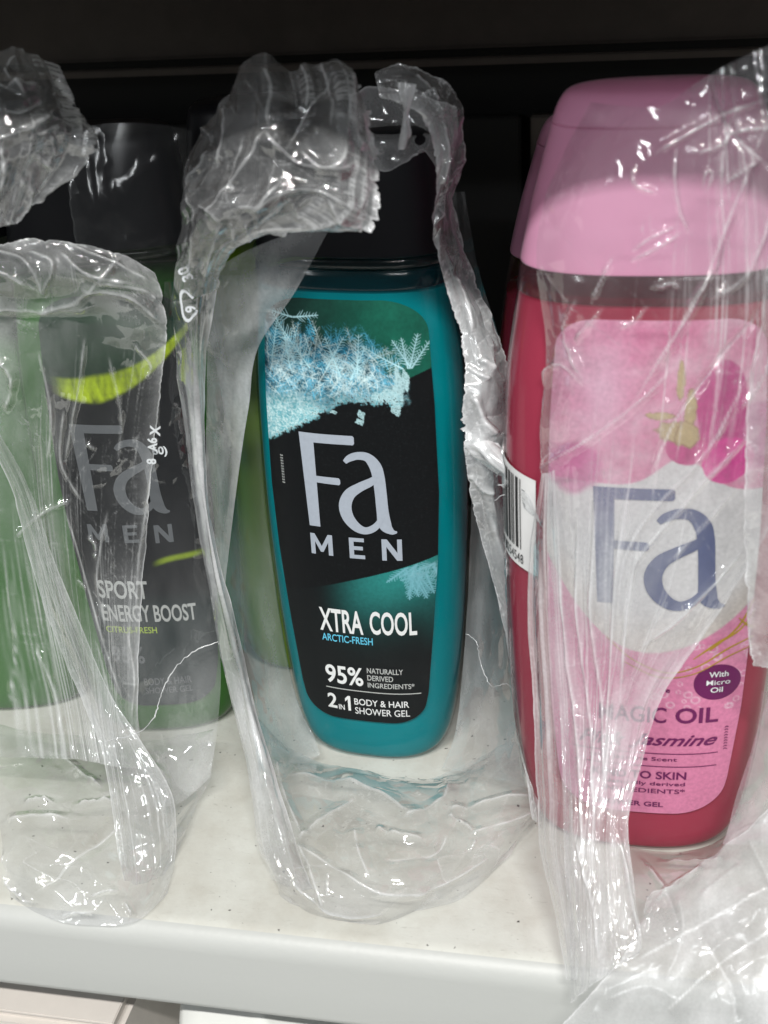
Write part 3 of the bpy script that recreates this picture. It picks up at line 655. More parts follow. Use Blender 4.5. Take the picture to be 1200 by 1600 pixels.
lay(B3, 'claim_lettering', [PL(-1.2, 2.47, 1.41, 2.76, 'KIND TO SKIN', bold=.02), PL(-.9, 2.18, 1.39, 2.36, 'Naturally derived', bold=.012), PL(-.9, 1.92, 1.40, 2.10, 'INGREDIENTS*', bold=.01), PL(-1.15, 1.38, .82, 1.57, 'SHOWER GEL', bold=.02)], M['ink_plum'], pink)
lay(B3, 'round_badge', [disc(2.07, 5.93, .62, .60)], M['ink_plum'], pink, off=.035)
lay(B3, 'badge_lettering', [PL(1.84, 6.12, 2.34, 6.31, 'With', bold=.015), PL(1.78, 5.86, 2.40, 6.03, 'Micro', bold=.004), PL(1.90, 5.60, 2.22, 5.78, 'Oil', bold=.015)], M['ink_white'], pink, off=.06)
lay(B3, 'gold_swirl', [stroke([(2.86, 8.5, .03), (2.5, 7.7, .06), (1.8, 7.0, .03)], .0), stroke([(2.9, 8.1, .02), (2.55, 7.6, .05), (2.0, 7.25, .08), (1.4, 6.75, .02)], .004),
    stroke([(2.93, 7.3, .03), (2.3, 7.05, .05), (1.5, 6.5, .04), (.7, 6.3, .03), (-.2, 6.7, .03), (-.9, 7.4, .02)], .008), stroke([(2.93, 7.0, .02), (2.3, 6.78, .04), (1.4, 6.25, .03), (.5, 6.15, .03), (-.4, 6.6, .02)], .012),
    stroke([(2.5, 8.0, .02), (2.75, 7.7, .05), (2.93, 7.6, .03)], .016)], M['gold'], pink, off=.035)
# code printed sideways along the label's right border
lay(B3, 'code_lettering', [stroke([(2.36, 3.5 + .1 * k, .02), (2.40, 3.54 + .1 * k, .03), (2.46, 3.5 + .1 * k, .02)], res=2) for k in range(9)], M['ink_plum'], pink)

# white barcode sticker wrapped round the pink bottle's left flank
def quad_sheet(name, c4, mat, parent, nu=14, nv=20, bulge=0.0):
    a, b, c, d = [np.array(p, float) for p in c4]          # tl, tr, br, bl
    u = np.linspace(0, 1, nu)[None, :, None]; v = np.linspace(0, 1, nv)[:, None, None]
    P = (a * (1 - u) + b * u) * (1 - v) + (d * (1 - u) + c * u) * v
    nrm = np.cross(b - a, d - a); nrm /= np.linalg.norm(nrm)
    P = P - nrm * bulge * 4 * u * (1 - u)
    return keep(link(name, grid_mesh(name, P), mat), parent)
def flank(B, ang, z, off):
    w, d = B.wd(z); n = B.n; c, s_ = math.cos(ang), math.sin(ang)
    return B.out(np.array([(w + off) * np.sign(c) * abs(c) ** (2 / n), (d + off) * np.sign(s_) * abs(s_) ** (2 / n), z]))
def flank_sheet(name, B, fn, ins, mat, parent):          # ins: (s,t) grid -> angle,z
    P = np.array([[flank(B, *fn(s_, t), ins) for s_ in np.linspace(0, 1, 30)] for t in np.linspace(0, 1, 24)])
    return keep(link(name, grid_mesh(name, P), mat), parent)
A0, A1 = math.radians(180), math.radians(229)
zb = lambda a, t: 12.75 - 2.9 * t + 0.0 * a
fs = lambda s_, t: (A0 + (A1 - A0) * s_, 12.6 - 2.85 * t - .35 * s_)
stick = flank_sheet('barcode_label', B3, fs, 0.04, M['paper_white'], pink)
rng = random.Random(3); s0 = 0.05; bars_V = []; bars_F = []
while s0 < 0.80:
    wv = rng.choice([.014, .02, .034, .05]); 
    P = np.array([[flank(B3, *fs(s_, t), .06) for s_ in (s0, s0 + wv)] for t in np.linspace(.06, .80, 6)]); b0 = len(bars_V)
    bars_V += P.reshape(-1, 3).tolist(); bars_F += [(b0 + 2 * k, b0 + 2 * k + 1, b0 + 2 * k + 3, b0 + 2 * k + 2) for k in range(5)]
    s0 += wv + rng.choice([.018, .026, .034])
bars = keep(link('barcode_bars', mesh_from('barcode_bars', bars_V, bars_F), M['ink_black'], None, False), pink)
def flank_map(u, z, o): return np.array([flank(B3, *fs(a, b), .06) for a, b in zip(u, z)])
bms = []
for k, ch in enumerate('9000101254548'):
    bm = fit_text(ch, (.02 + .062 * k, -.95, .068 + .062 * k, -.85)); 
    for v in bm.verts: v.co.y = -v.co.y
    bms.append(bm)
lay(B3, 'barcode_digits', bms, M['ink_black'], pink, fn=flank_map)

# bottles standing in the second row, glimpsed between the front ones
B4 = Bottle(-3.9, 6.2, 8, 0.4, teal_prof)
green2 = make_bottle('shower_gel_bottle', 'yellow-green gel bottle in the second row, seen between the teal and green bottles', 'bottle', B4, green_prof, 16.0,
                     dict(body=M['green_body'], gel=M['lime_gel'], cap=M['cap_black']), teal_cap, None, 'shower gel bottles on the shelf')
pink_prof = [(z * .93, w, d) for z, w, d in pink_prof]; pink_cap = [(z * .93, w, d) for z, w, d in pink_cap]
B5 = Bottle(7.3, 3.6, 2, 0.0, pink_prof)
pink2 = make_bottle('shower_gel_bottle', 'dark crimson bottle in the second row, its edge showing left behind the pink bottle', 'bottle', B5, pink_prof, 15.3,
                    dict(body=M['pink_body'], gel=M['pink_gel'], cap=M['pink_cap']), pink_cap, None, 'shower gel bottles on the shelf')
B6 = Bottle(-14.0, 2.6, 16, 0.4, teal_prof)
green3 = make_bottle('shower_gel_bottle', 'green gel bottle cut by the left border, veiled by film', 'bottle', B6, green_prof, 16.0,
                     dict(body=M['green_body'], gel=M['green_gel'], cap=M['cap_black']), teal_cap, None, 'shower gel bottles on the shelf')

# ------------------------------------------------------------------ torn plastic film
for B, cp_, tp in ((B1, teal_cap, 20.4), (B2, teal_cap, 20.4), (B3, CAP3, 21.8)):
    c_ = np.array([(r[0], r[1], r[2]) for r in cp_]); k_ = B.z < c_[0, 0]
    B.z = np.concatenate([B.z[k_], c_[:, 0]]); B.w = np.concatenate([B.w[k_], c_[:, 1]]); B.d = np.concatenate([B.d[k_], c_[:, 2]]); B.top = tp
SOLID = [B1, B2, B3]
def facet2(x, y, seed):
    rng = np.random.RandomState(seed); T = rng.rand(256, 256)
    xw = x + .4 * perlin(x * .4, y * .5, seed + 1) + 30; yy = y + 20 + .3 * perlin(x, y, seed + 4)
    xi, yi = np.floor(xw).astype(int), np.floor(yy).astype(int); fx, fy = xw - xi, sstep(0, 1, yy - yi)
    h = lambda i, j: T[(xi + i) & 255, (yi + j) & 255]
    return (h(0, 0) * (1 - fx) + h(1, 0) * fx) * (1 - fy) + (h(0, 1) * (1 - fx) + h(1, 1) * fx) * fy - .5
def cmr2(G, nu, nv):
    G = np.asarray(G, float); R_, C_ = G.shape[:2]
    tu = np.linspace(0, C_ - 1, nu); tv = np.linspace(0, R_ - 1, nv)
    A = np.stack([np.stack([catmull1(G[r, :, k], tu) for k in range(G.shape[2])], -1) for r in range(R_)], 0)
    return np.stack([np.stack([catmull1(A[:, :, k].T[j], tv) for j in range(nu)], 1) for k in range(G.shape[2])], -1)
def catm_axis0(A, t):
    n = A.shape[0]; i = np.clip(np.floor(t).astype(int), 0, n - 2); f = (t - i)
    f = f.reshape((-1,) + (1,) * (A.ndim - 1))
    p0, p1, p2, p3 = A[np.clip(i - 1, 0, n - 1)], A[i], A[i + 1], A[np.clip(i + 2, 0, n - 1)]
    return 0.5 * (2 * p1 + (p2 - p0) * f + (2 * p0 - 5 * p1 + 4 * p2 - p3) * f ** 2 + (3 * p1 - p0 - 3 * p2 + p3) * f ** 3)
def film(name, parent, rows, seed, amp=0.25, wave=2.2, fine=0.05, pleat=0.0, pleat_n=9, haze=0.12, haze_rows=None, jag=(0, 0, 0, 0), res=0.05, mat='film', lean=0, edge_white=0.35, curl=0.12, pleat_rows=None, jagscale=1.0, folds=()):
    """rows of control points (px,py,depth) or (px,py,'z',height). jag: tear roughness of (first row, last row, left, right) edges"""
    G = np.array([[pt(p) for p in r] for r in rows])
    h = np.full(G.shape[:2] + (1,), haze, float)
    if haze_rows is not None: h[:, :, 0] = np.array(haze_rows, float).reshape(len(rows), -1)
    pr = np.full(G.shape[:2] + (1,), pleat, float)
    if pleat_rows is not None: pr[:, :, 0] = np.array(pleat_rows, float).reshape(len(rows), -1)
    G = np.concatenate([G, h, pr], -1)
    wid = np.linalg.norm(np.diff(G[:, :, :3], axis=1), axis=-1).sum(1).max(); hei = np.linalg.norm(np.diff(G[:, :, :3], axis=0), axis=-1).sum(0).max()
    nu, nv = int(np.clip(wid / res, 12, 420)), int(np.clip(hei / res, 12, 520))
    R_, C_ = G.shape[:2]
    uu, vv = np.meshgrid(np.linspace(0, 1, nu), np.linspace(0, 1, nv))
    def torn(n_, t, L_, sd):
        t = t + .05 * fbm(t * 4, t * 0 + 2.5, sd + 7, 2)
        a = fbm(t * L_ * 1.1 * jagscale, t * 0 + sd, sd, 3) * .55 + fbm(t * L_ * 5 * jagscale, t * 0 + sd + 3, sd + 1, 3) * .32 * sstep(-.3, .2, perlin(t * L_ * .8, t * 0 + 1.5, sd + 9)) + np.abs(fbm(t * L_ * 14, t * 0 + sd + 5, sd + 2, 2)) * .26 * sstep(-.2, .2, perlin(t * L_ * .6, t * 0 + 4.5, sd + 8))
        return a * n_
    u0 = torn(jag[2], vv, hei, seed + 61) / wid; u1 = torn(jag[3], vv, hei, seed + 62) / wid
    v0 = torn(jag[0], uu, wid, seed + 63) / hei; v1 = torn(jag[1], uu, wid, seed + 64) / hei
    us = np.clip(u0 * (1 - uu) ** 3 + u1 * uu ** 3 + uu, -0.05, 1.05); vs = np.clip(v0 * (1 - vv) ** 3 + v1 * vv ** 3 + vv, -0.05, 1.05)
    # evaluate the control net at (us, vs) bicubically
    def w4(t, n):
        x = t * (n - 1); i = np.clip(np.floor(x).astype(int), 0, n - 2); f = x - i
        ws = [(-f + 2 * f ** 2 - f ** 3) / 2, (2 - 5 * f ** 2 + 3 * f ** 3) / 2, (f + 4 * f ** 2 - 3 * f ** 3) / 2, (-f ** 2 + f ** 3) / 2]
        return [np.clip(i + k - 1, 0, n - 1) for k in range(4)], ws
    iu, wu = w4(us, C_); iv, wv = w4(vs, R_)
    Q = 0
    for a in range(4):
        for b in range(4): Q = Q + (wu[a] * wv[b])[..., None] * G[iv[b], iu[a]]
    P = Q[..., :3]; hz = np.clip(Q[..., 3], 0.01, 1); pl = Q[..., 4]
    du = np.gradient(P, axis=1); dv = np.gradient(P, axis=0); nrm = np.cross(du, dv); nrm /= np.linalg.norm(nrm, axis=-1)[..., None] + 1e-9
    if np.mean(nrm[..., 1]) > 0: nrm = -nrm               # towards the aisle
    X, Y = us * wid, vs * hei
    c1 = crumple(X, Y, seed, wave); c2 = perlin(X, Y, seed + 2)
    D = amp * 1.25 * c1
    if pl.max() > 0:                                      # gathers running along the strip
        D = D + pl * 1.5 * (facet2(us * pleat_n * 1.0, Y / 6, seed + 31) + .4 * facet2(us * pleat_n * 2.7, Y / 4, seed + 32))
    sx = wid / nu; lap = np.zeros_like(D); lap[1:-1, 1:-1] = np.abs(D[1:-1, 2:] + D[1:-1, :-2] - 2 * D[1:-1, 1:-1]) + np.abs(D[2:, 1:-1] + D[:-2, 1:-1] - 2 * D[1:-1, 1:-1])
    cov = np.clip(lap / .02 - .25, 0, 1)
    core = np.zeros_like(D)                               # pressed-in folds: a sharp ridge each, along a bent line on the sheet
    if folds:
        q = (P - CAMP) @ RW; sx_, sy_ = 600 + FPX * q[..., 0] / q[..., 2], 800 + FPX * q[..., 1] / q[..., 2]
        for ln, wpx, hh in folds:
            best = np.full(D.shape, 1e9); tb = np.zeros_like(D); c_ = np.array(ln, float)
            if len(c_) > 2: c_ = np.stack([catmull1(c_[:, i], np.linspace(0, len(c_) - 1, 5 * len(c_))) for i in (0, 1)], -1)
            for k in range(len(c_) - 1):
                (ax, ay), (bx, by) = c_[k], c_[k + 1]; l2 = (bx - ax) ** 2 + (by - ay) ** 2 + 1e-6
                t = np.clip(((sx_ - ax) * (bx - ax) + (sy_ - ay) * (by - ay)) / l2, 0, 1); d_ = np.hypot(sx_ - ax - t * (bx - ax), sy_ - ay - t * (by - ay))
                tb = np.where(d_ < best, (k + t) / (len(c_) - 1), tb); best = np.minimum(best, d_)
            tap = np.clip(np.minimum(tb, 1 - tb) * 5 + .15, 0, 1) * (.65 + .5 * perlin(tb * 5, tb * 0 + seed, seed + 3))
            D = D + hh * tap * np.clip(1 - best / wpx, 0, 1); core = np.maximum(core, tap * np.exp(-(best / 1.7) ** 2) * min(1, abs(hh) * 6))
    # torn rims curl and whiten
    ed = np.full(uu.shape, 9.0)
    if jag[0]: ed = np.minimum(ed, vv * hei)
    if jag[1]: ed = np.minimum(ed, (1 - vv) * hei)
    if jag[2]: ed = np.minimum(ed, uu * wid)
    if jag[3]: ed = np.minimum(ed, (1 - uu) * wid)
    k = np.exp(-(ed / .35) ** 2); kk = np.exp(-(ed / .06) ** 2)
    D = D + curl * k * (fbm(X / .9, Y / .9, seed + 15, 2) * .8 + .3 + .5 * facet(X / .35, Y / .35, seed + 16))
    P = P + nrm * D[..., None]
    for B in SOLID:
        q = (P - B.c) @ B.R; w, d = B.wd(q[..., 2]); w = w + .07; d = d + .07
        s_ = (np.abs(q[..., 0] / w) ** B.n + np.abs(q[..., 1] / d) ** B.n) ** (1 / B.n)
        ins = (s_ < 1) & (q[..., 2] > 0) & (q[..., 2] < B.top)
        push = np.where(ins, np.minimum(1 / np.maximum(s_, .2), 3.0), 1.0)
        q[..., 0] *= np.where(ins & (np.abs(q[..., 0]) > .8 * w), push, 1.0)
        yy = -d * np.clip(1 - np.clip(np.abs(q[..., 0]) / w, 0, 1) ** B.n, 0, 1) ** (1 / B.n)
        q[..., 1] = np.where(ins & (q[..., 1] < 1.0), np.minimum(q[..., 1], yy), q[..., 1])
        P = q @ B.R.T + B.c
    P[..., 2] = np.where((P[..., 1] > -8.2) & (P[..., 2] < 0.03), 0.03 + 0.02 * (1 + c2), P[..., 2])
    hz = hz * (1 + .7 * fbm(X / 1.5, Y / 3, seed + 18, 3)) + edge_white * k * .3 + edge_white * 1.2 * kk + cov * .42 + core * .66  # core puts fold highlights and crease whitening into the haze
    me = grid_mesh(name, P); set_float(me, "haze", np.clip(hz, 0.01, .95))
    o = link(name, me, M[mat]); return keep(o, parent)
def thread(name, parent, pts, r, mat='film_edge'):
    P = np.array([pt(p) for p in pts]); t = np.linspace(0, len(P) - 1, len(P) * 8)
    C = catm_axis0(P, t); rn = np.random.RandomState(len(pts)); C = C + rn.randn(*C.shape) * .012
    d = np.gradient(C, axis=0); d /= np.linalg.norm(d, axis=1)[:, None]
    a = np.cross(d, [0, 1, 0.2]); a /= np.linalg.norm(a, axis=1)[:, None]; b = np.cross(d, a)
    rr_ = r * (0.6 + .5 * np.sin(t * 2.1) ** 2)
    Q = np.stack([C + rr_[:, None] * (a * math.cos(k) + b * math.sin(k)) for k in np.linspace(0, 2 * math.pi, 7)], 1)
    me = grid_mesh(name, Q); set_float(me, "haze", np.full(Q.shape[:2], .55)); return keep(link(name, me, M[mat]), parent)
def tack_loop(parent, px, py, y):
    c = pt((px, py, y)); t = np.linspace(0, 2 * np.pi * .86, 40) + .6
    ro = .34 + .05 * np.cos(3 * t); X = ro * np.cos(t) * .72; Z = ro * np.sin(t) * 1.25; X2, Z2 = X * .72, Z * .80
    P = np.concatenate([np.stack([c[0] + X, c[1] + 0 * X, c[2] + Z], -1), np.stack([c[0] + X2, c[1] + 0 * X, c[2] + Z2], -1)])
    return keep(link('film_print', mesh_from('film_print', P, [(k, k + 1, k + 41, k + 40) for k in range(39)]), M['ink_film'], None, False), parent)
def tack_text(name, parent, s, px, py, y, h, rot, stretch=1.0, mirror=False, mat='ink_film'):
    """white print on the film, at a point of it"""
    bm = text_tris(s, .03); cut_grid(bm, .3)
    c = pt((px, py, y)); a = math.radians(rot)
    V = np.array([(v.co.x, v.co.y) for v in bm.verts]); bm.verts.index_update(); F = [[v.index for v in f.verts] for f in bm.faces]; bm.free()
    V -= V.mean(0); V *= h * 1.4; V[:, 0] *= stretch * (-1 if mirror else 1)
    X = V[:, 0] * math.cos(a) - V[:, 1] * math.sin(a); Z = V[:, 0] * math.sin(a) + V[:, 1] * math.cos(a)
    P = np.stack([c[0] + X, c[1] - .03 + .04 * np.sin(X * 5), c[2] + Z], -1)
    return keep(link(name, mesh_from(name, P, F), M[mat], None, False), parent)

F_TOP1 = [([(419, 120), (430, 148), (427, 175), (425, 204)], 26, .30), ([(517, 118), (492, 148), (471, 185), (450, 231)], 30, -.35), ([(421, 206), (462, 252), (517, 264), (556, 250)], 22, .28), ([(421, 206), (396, 250), (356, 300), (325, 345)], 26, .30),
    ([(468, 105), (480, 130), (476, 168)], 20, .22), ([(298, 194), (318, 202), (334, 216)], 9, .14), ([(334, 232), (318, 262), (303, 280), (297, 310)], 12, .2), ([(352, 160), (356, 215), (342, 262)], 18, .22), ([(368, 300), (366, 262), (386, 215)], 16, -.2),
    ([(372, 322), (402, 318), (424, 300), (440, 285)], 10, .14), ([(466, 205), (478, 190), (486, 186)], 7, .12), ([(470, 235), (500, 262), (525, 250), (540, 225)], 12, .18), ([(390, 330), (440, 300), (500, 300), (560, 330)], 9, .14), ([(500, 100), (520, 150), (515, 200)], 14, -.16), ([(540, 110), (548, 160), (556, 215), (575, 230)], 10, .15),
    ([(310, 320), (345, 330), (352, 345)], 8, .12), ([(362, 345), (366, 375)], 6, .1), ([(384, 342), (388, 372)], 6, .1), ([(404, 330), (402, 365)], 6, .1), ([(350, 345), (330, 390), (318, 440)], 9, .14), ([(512, 310), (540, 350), (566, 362)], 8, .14), ([(450, 310), (470, 345)], 6, .1), ([(300, 300), (305, 360), (292, 440)], 10, .14), ([(560, 260), (572, 300), (560, 330)], 7, .12)]
F_POUCH1 = [([(462, 1172), (505, 1168), (552, 1172)], 10, .18), ([(450, 1208), (520, 1222), (590, 1240), (642, 1272)], 22, .35), ([(585, 1290), (620, 1300), (662, 1309)], 12, .25), ([(553, 1292), (560, 1330), (578, 1372)], 16, .22), ([(468, 1312), (500, 1282), (555, 1245)], 16, .22),
    ([(466, 1322), (530, 1360), (590, 1392), (675, 1396)], 12, .28), ([(455, 1372), (500, 1410), (545, 1424), (600, 1420)], 9, .22), ([(700, 1272), (722, 1280), (738, 1298)], 9, .2), ([(700, 1262), (760, 1252), (832, 1242)], 12, .25), ([(735, 1302), (790, 1285), (838, 1262)], 9, .2), ([(466, 1318), (490, 1370), (508, 1412)], 9, .2), ([(630, 1275), (690, 1252), (702, 1215)], 16, .25),
    ([(512, 1360), (514, 1400)], 6, .14), ([(732, 1330), (742, 1312)], 5, .14), ([(600, 1340), (680, 1330), (700, 1300)], 12, -.2), ([(430, 1180), (445, 1240), (470, 1300)], 12, .2), ([(640, 1400), (700, 1380), (760, 1340)], 8, .15), ([(560, 1205), (640, 1215), (720, 1200)], 12, .16)]
F_STRIP1 = [([(648, 118), (672, 140), (684, 158)], 8, .15), ([(664, 146), (690, 142)], 6, .12), ([(697, 190), (700, 240), (694, 290)], 7, .16), ([(715, 430), (730, 470), (738, 520)], 8, .15), ([(728, 572), (745, 582), (762, 592)], 6, .16), ([(742, 618), (756, 660), (770, 680)], 9, .2), ([(738, 690), (760, 708), (786, 720)], 8, .2), ([(752, 560), (772, 580), (790, 600)], 7, .16), ([(735, 740), (750, 760), (770, 770)], 7, .14), ([(765, 800), (790, 900), (812, 960)], 6, .12), ([(795, 880), (815, 960), (828, 1080), (834, 1200)], 5, .12)]
F_TOP2 = [([(-10, 138), (30, 138), (64, 134)], 8, .18), ([(-10, 222), (30, 205), (62, 188), (96, 160)], 16, .28), ([(28, 200), (60, 186), (75, 180)], 7, .16), ([(40, 150), (12, 116), (30, 86)], 10, .18), ([(8, 225), (10, 262), (0, 300)], 8, .18), ([(58, 244), (72, 256), (88, 268)], 8, .2), ([(40, 215), (70, 205), (100, 190)], 7, .14), ([(110, 170), (122, 200), (118, 240)], 8, .16), ([(30, 280), (50, 300), (40, 330)], 8, .14), ([(80, 210), (85, 240), (70, 262)], 7, .14), ([(-20, 165), (30, 175), (80, 150)], 16, -.18)]
F_FRONT2 = [([(-10, 392), (40, 408), (72, 468)], 9, .2), ([(42, 392), (82, 412), (62, 462)], 8, .18), ([(95, 398), (135, 428), (205, 442)], 9, .2), ([(112, 388), (180, 412), (236, 442)], 7, .16), ([(128, 452), (200, 462), (250, 502)], 8, .18), ([(58, 482), (120, 468), (188, 402)], 12, .2), ([(-10, 420), (30, 440), (60, 452)], 7, .15), ([(-20, 478), (60, 484), (150, 478)], 14, .3), ([(150, 440), (220, 452), (246, 470)], 6, .14),
    ([(132, 530), (124, 600), (112, 660), (102, 720)], 7, .15), ([(60, 550), (80, 640), (74, 720)], 8, .15), ([(100, 640), (95, 720), (128, 782)], 7, .16), ([(28, 838), (60, 805), (112, 780)], 7, .15), ([(102, 800), (138, 920), (160, 1000), (190, 1090)], 7, .16), ([(168, 800), (152, 900), (165, 980)], 6, .12), ([(242, 720), (218, 860), (212, 960)], 5, .12), ([(138, 690), (150, 700)], 5, .2), ([(138, 838), (150, 852), (148, 872)], 5, .22), ([(120, 905), (134, 918)], 5, .2), ([(0, 560), (20, 590), (10, 640)], 10, .3), ([(210, 540), (236, 570), (228, 590)], 6, .18), ([(170, 560), (190, 640), (186, 720)], 6, .12),
    ([(200, 990), (210, 1060), (205, 1120)], 6, .12), ([(60, 1010), (90, 1080), (100, 1150)], 8, .16), ([(20, 900), (30, 1000), (20, 1100)], 8, .14), ([(150, 1000), (170, 1080), (196, 1150)], 5, .12)]
F_POUCH2 = [([(42, 1262), (62, 1254), (84, 1258)], 8, .25), ([(118, 1262), (150, 1254), (176, 1250)], 8, .25), ([(92, 1432), (118, 1424), (150, 1424)], 8, .2), ([(194, 1408), (206, 1430)], 6, .2), ([(138, 1402), (165, 1392), (185, 1392)], 7, .18), ([(90, 1182), (130, 1215), (160, 1232)], 12, .2), ([(10, 1290), (60, 1282), (110, 1285)], 12, .22), ([(8, 1380), (30, 1400), (50, 1412)], 7, .2), ([(50, 1400), (120, 1340), (190, 1290)], 16, -.2), ([(230, 1180), (260, 1220), (250, 1280)], 10, .16), ([(10, 1330), (0, 1360), (14, 1390)], 7, .16)]
F_FRONT3 = [([(1196, 190), (1140, 330), (1092, 450), (1030, 560), (978, 650)], 17, .42), ([(1124, 405), (1088, 451), (1068, 490), (1039, 555)], 8, .25), ([(901, 468), (890, 500), (885, 531), (900, 565), (916, 597)], 9, .25), ([(898, 534), (920, 506), (942, 482)], 7, .2), ([(957, 403), (940, 436), (926, 470)], 8, .22), ([(1056, 228), (1053, 276), (1062, 335), (1081, 368)], 7, .22), ([(1096, 296), (1102, 266), (1112, 272), (1100, 302)], 5, .18), ([(990, 262), (1000, 290), (1030, 300)], 8, .26), ([(988, 392), (1020, 368), (1058, 352)], 7, .2), ([(984, 408), (1030, 384), (1066, 362)], 6, .16),
    ([(1210, 640), (1127, 718), (1072, 782), (1010, 850), (972, 912)], 10, .28), ([(1176, 570), (1138, 640), (1101, 707), (1017, 798), (976, 872), (966, 960)], 10, .28), ([(1160, 862), (1079, 941), (1002, 1011)], 8, .24), ([(837, 736), (900, 698), (960, 655), (1017, 608), (1066, 560)], 12, .25), ([(846, 604), (856, 576), (880, 570), (912, 596)], 6, .18), ([(1200, 470), (1130, 560), (1060, 650), (1010, 760)], 10, -.25), ([(1210, 300), (1170, 420), (1110, 470)], 10, .22), ([(1215, 150), (1130, 180), (1060, 215), (1024, 240)], 9, .25), ([(1215, 200), (1150, 205), (1120, 230), (1070, 238)], 8, .2),
    ([(1130, 290), (1160, 262), (1190, 245)], 7, .2), ([(1145, 180), (1130, 240), (1128, 285)], 6, .15), ([(1205, 540), (1185, 600), (1150, 640)], 8, .24), ([(1010, 480), (990, 500), (965, 510)], 6, .16), ([(1018, 448), (1050, 442), (1062, 450)], 7, .22), ([(1150, 760), (1090, 830), (1040, 880)], 6, .12),
    ([(980, 770), (962, 900), (952, 1050), (948, 1200)], 7, .18), ([(935, 760), (926, 950), (940, 1100), (950, 1300)], 8, .2), ([(1002, 820), (980, 950), (968, 1100)], 6, .16), ([(905, 800), (905, 960), (925, 1150), (930, 1350)], 7, .18), ([(870, 760), (884, 950), (905, 1180), (915, 1420)], 7, .18), ([(900, 1300), (930, 1420), (936, 1500)], 6, .18), ([(965, 1300), (985, 1400), (1000, 1460)], 6, .18), ([(1110, 120), (1140, 200), (1200, 260)], 9, -.2)]
F_POUCH3 = [([(1030, 1345), (1090, 1352), (1130, 1350)], 9, .22), ([(1000, 1340), (1040, 1400), (1060, 1450)], 8, .2), ([(1020, 1420), (1060, 1385), (1100, 1360)], 8, .2), ([(1130, 1330), (1180, 1300), (1230, 1290)], 8, .2)]
F_LIP3 = [([(1095, 1402), (1130, 1370), (1160, 1350)], 8, 0.07), ([(1000, 1500), (1090, 1450), (1200, 1385)], 22, 0.16), ([(1040, 1580), (1120, 1510), (1210, 1450)], 26, 0.16), ([(1010, 1405), (975, 1450), (940, 1510), (900, 1560)], 8, 0.09), ([(1100, 1470), (1140, 1540), (1150, 1600)], 18, -0.11), ([(1060, 1400), (1070, 1460), (1040, 1530)], 14, 0.09), ([(950, 1560), (1010, 1540), (1060, 1560)], 12, 0.09), ([(1170, 1310), (1195, 1360), (1215, 1400)], 10, 0.09)]
# -- bag round the teal bottle
bag1 = empty('plastic_bag', (0, -1, 0), 'torn clear plastic bag standing open around the teal bottle with a crumpled top flap', 'plastic bag', 'torn clear bags round the bottles')
film('top_flap', bag1, [
    [(332, 168, -2.30), (368, 118, -2.70), (412, 94, -2.90), (470, 106, -2.90), (525, 98, -2.90), (562, 132, -2.60)],
    [(300, 235, -2.50), (345, 200, -3.60), (410, 165, -4.10), (480, 155, -4.10), (545, 160, -3.70), (590, 215, -2.90)],
    [(288, 300, -2.60), (332, 280, -3.90), (400, 260, -4.60), (470, 255, -4.60), (535, 262, -4.20), (590, 285, -3.50)],
    [(280, 355, -2.60), (318, 340, -3.90), (375, 330, -4.60), (445, 322, -4.70), (512, 330, -4.40), (572, 368, -3.90)],
    [(275, 410, -2.09), (292, 402, -2.99), (318, 398, -3.39), (345, 388, -3.49), (362, 380, -3.39), (385, 368, -3.29)],
    [(271, 475, -1.24), (286, 472, -1.84), (304, 468, -2.14), (320, 464, -2.14), (332, 460, -2.04), (340, 455, -1.94)]],
    folds=F_TOP1, seed=3, amp=.21, wave=1.2, fine=.07, haze=.16, haze_rows=[[.14, .14, .14, .14, .14, .2], [.13, .13, .12, .12, .14, .35], [.12, .13, .13, .15, .3, .5], [.08, .12, .18, .25, .32, .42], [.1, .16, .2, .25, .3, .35], [.12, .2, .2, .2, .2, .25]],
    pleat_rows=[[.22] * 6, [.26] * 6, [.22] * 6, [.2] * 6, [.12] * 6, [.07] * 6], pleat_n=7, jag=(0, 0, 0, 1.1), res=.035, edge_white=.4)
film('left_strip', bag1, [
    [(271, 470, -1.24), (288, 468, -1.84), (308, 465, -2.04), (326, 461, -1.94), (339, 455, -1.84)],
    [(278, 560, -.8), (290, 560, -1.3), (303, 560, -1.6), (315, 560, -1.5), (324, 558, -1.3)],
    [(290, 660, -.8), (300, 660, -1.3), (308, 660, -1.5), (316, 660, -1.4), (322, 658, -1.2)],
    [(303, 770, -.9), (310, 770, -1.4), (317, 770, -1.6), (322, 770, -1.5), (326, 768, -1.3)],
    [(320, 880, -1.2), (327, 880, -1.6), (333, 878, -1.8), (338, 876, -1.7), (343, 874, -1.5)],
    [(342, 1000, -1.9), (351, 1000, -2.3), (360, 998, -2.5), (368, 996, -2.4), (375, 994, -2.2)],
    [(370, 1130, -3.0), (380, 1129, -3.4), (390, 1127, -3.5), (398, 1124, -3.4), (405, 1120, -3.1)],
    [(393, 1230, -4.3), (404, 1230, -4.6), (416, 1228, -4.7), (426, 1226, -4.5), (434, 1222, -4.2)],
    [(404, 1320, -5.3), (420, 1325, -5.6), (438, 1328, -5.7), (455, 1332, -5.6), (470, 1336, -5.4)],
    [(424, 1372, -6.1), (440, 1382, -6.3), (458, 1388, -6.4), (476, 1392, -6.3), (492, 1394, -6.2)]],
    seed=11, amp=.08, wave=1.1, fine=.02, pleat=.11, pleat_n=3, haze=.42, res=.045, haze_rows=[[.16, .2, .2, .25, .35], [.25, .35, .35, .4, .45]] + [[.5, .62, .66, .62, .58]] * 6 + [[.3, .25, .3, .35, .4], [.15, .15, .15, .2, .2]], jag=(0, 0, 0, .05), curl=.02, edge_white=.3)
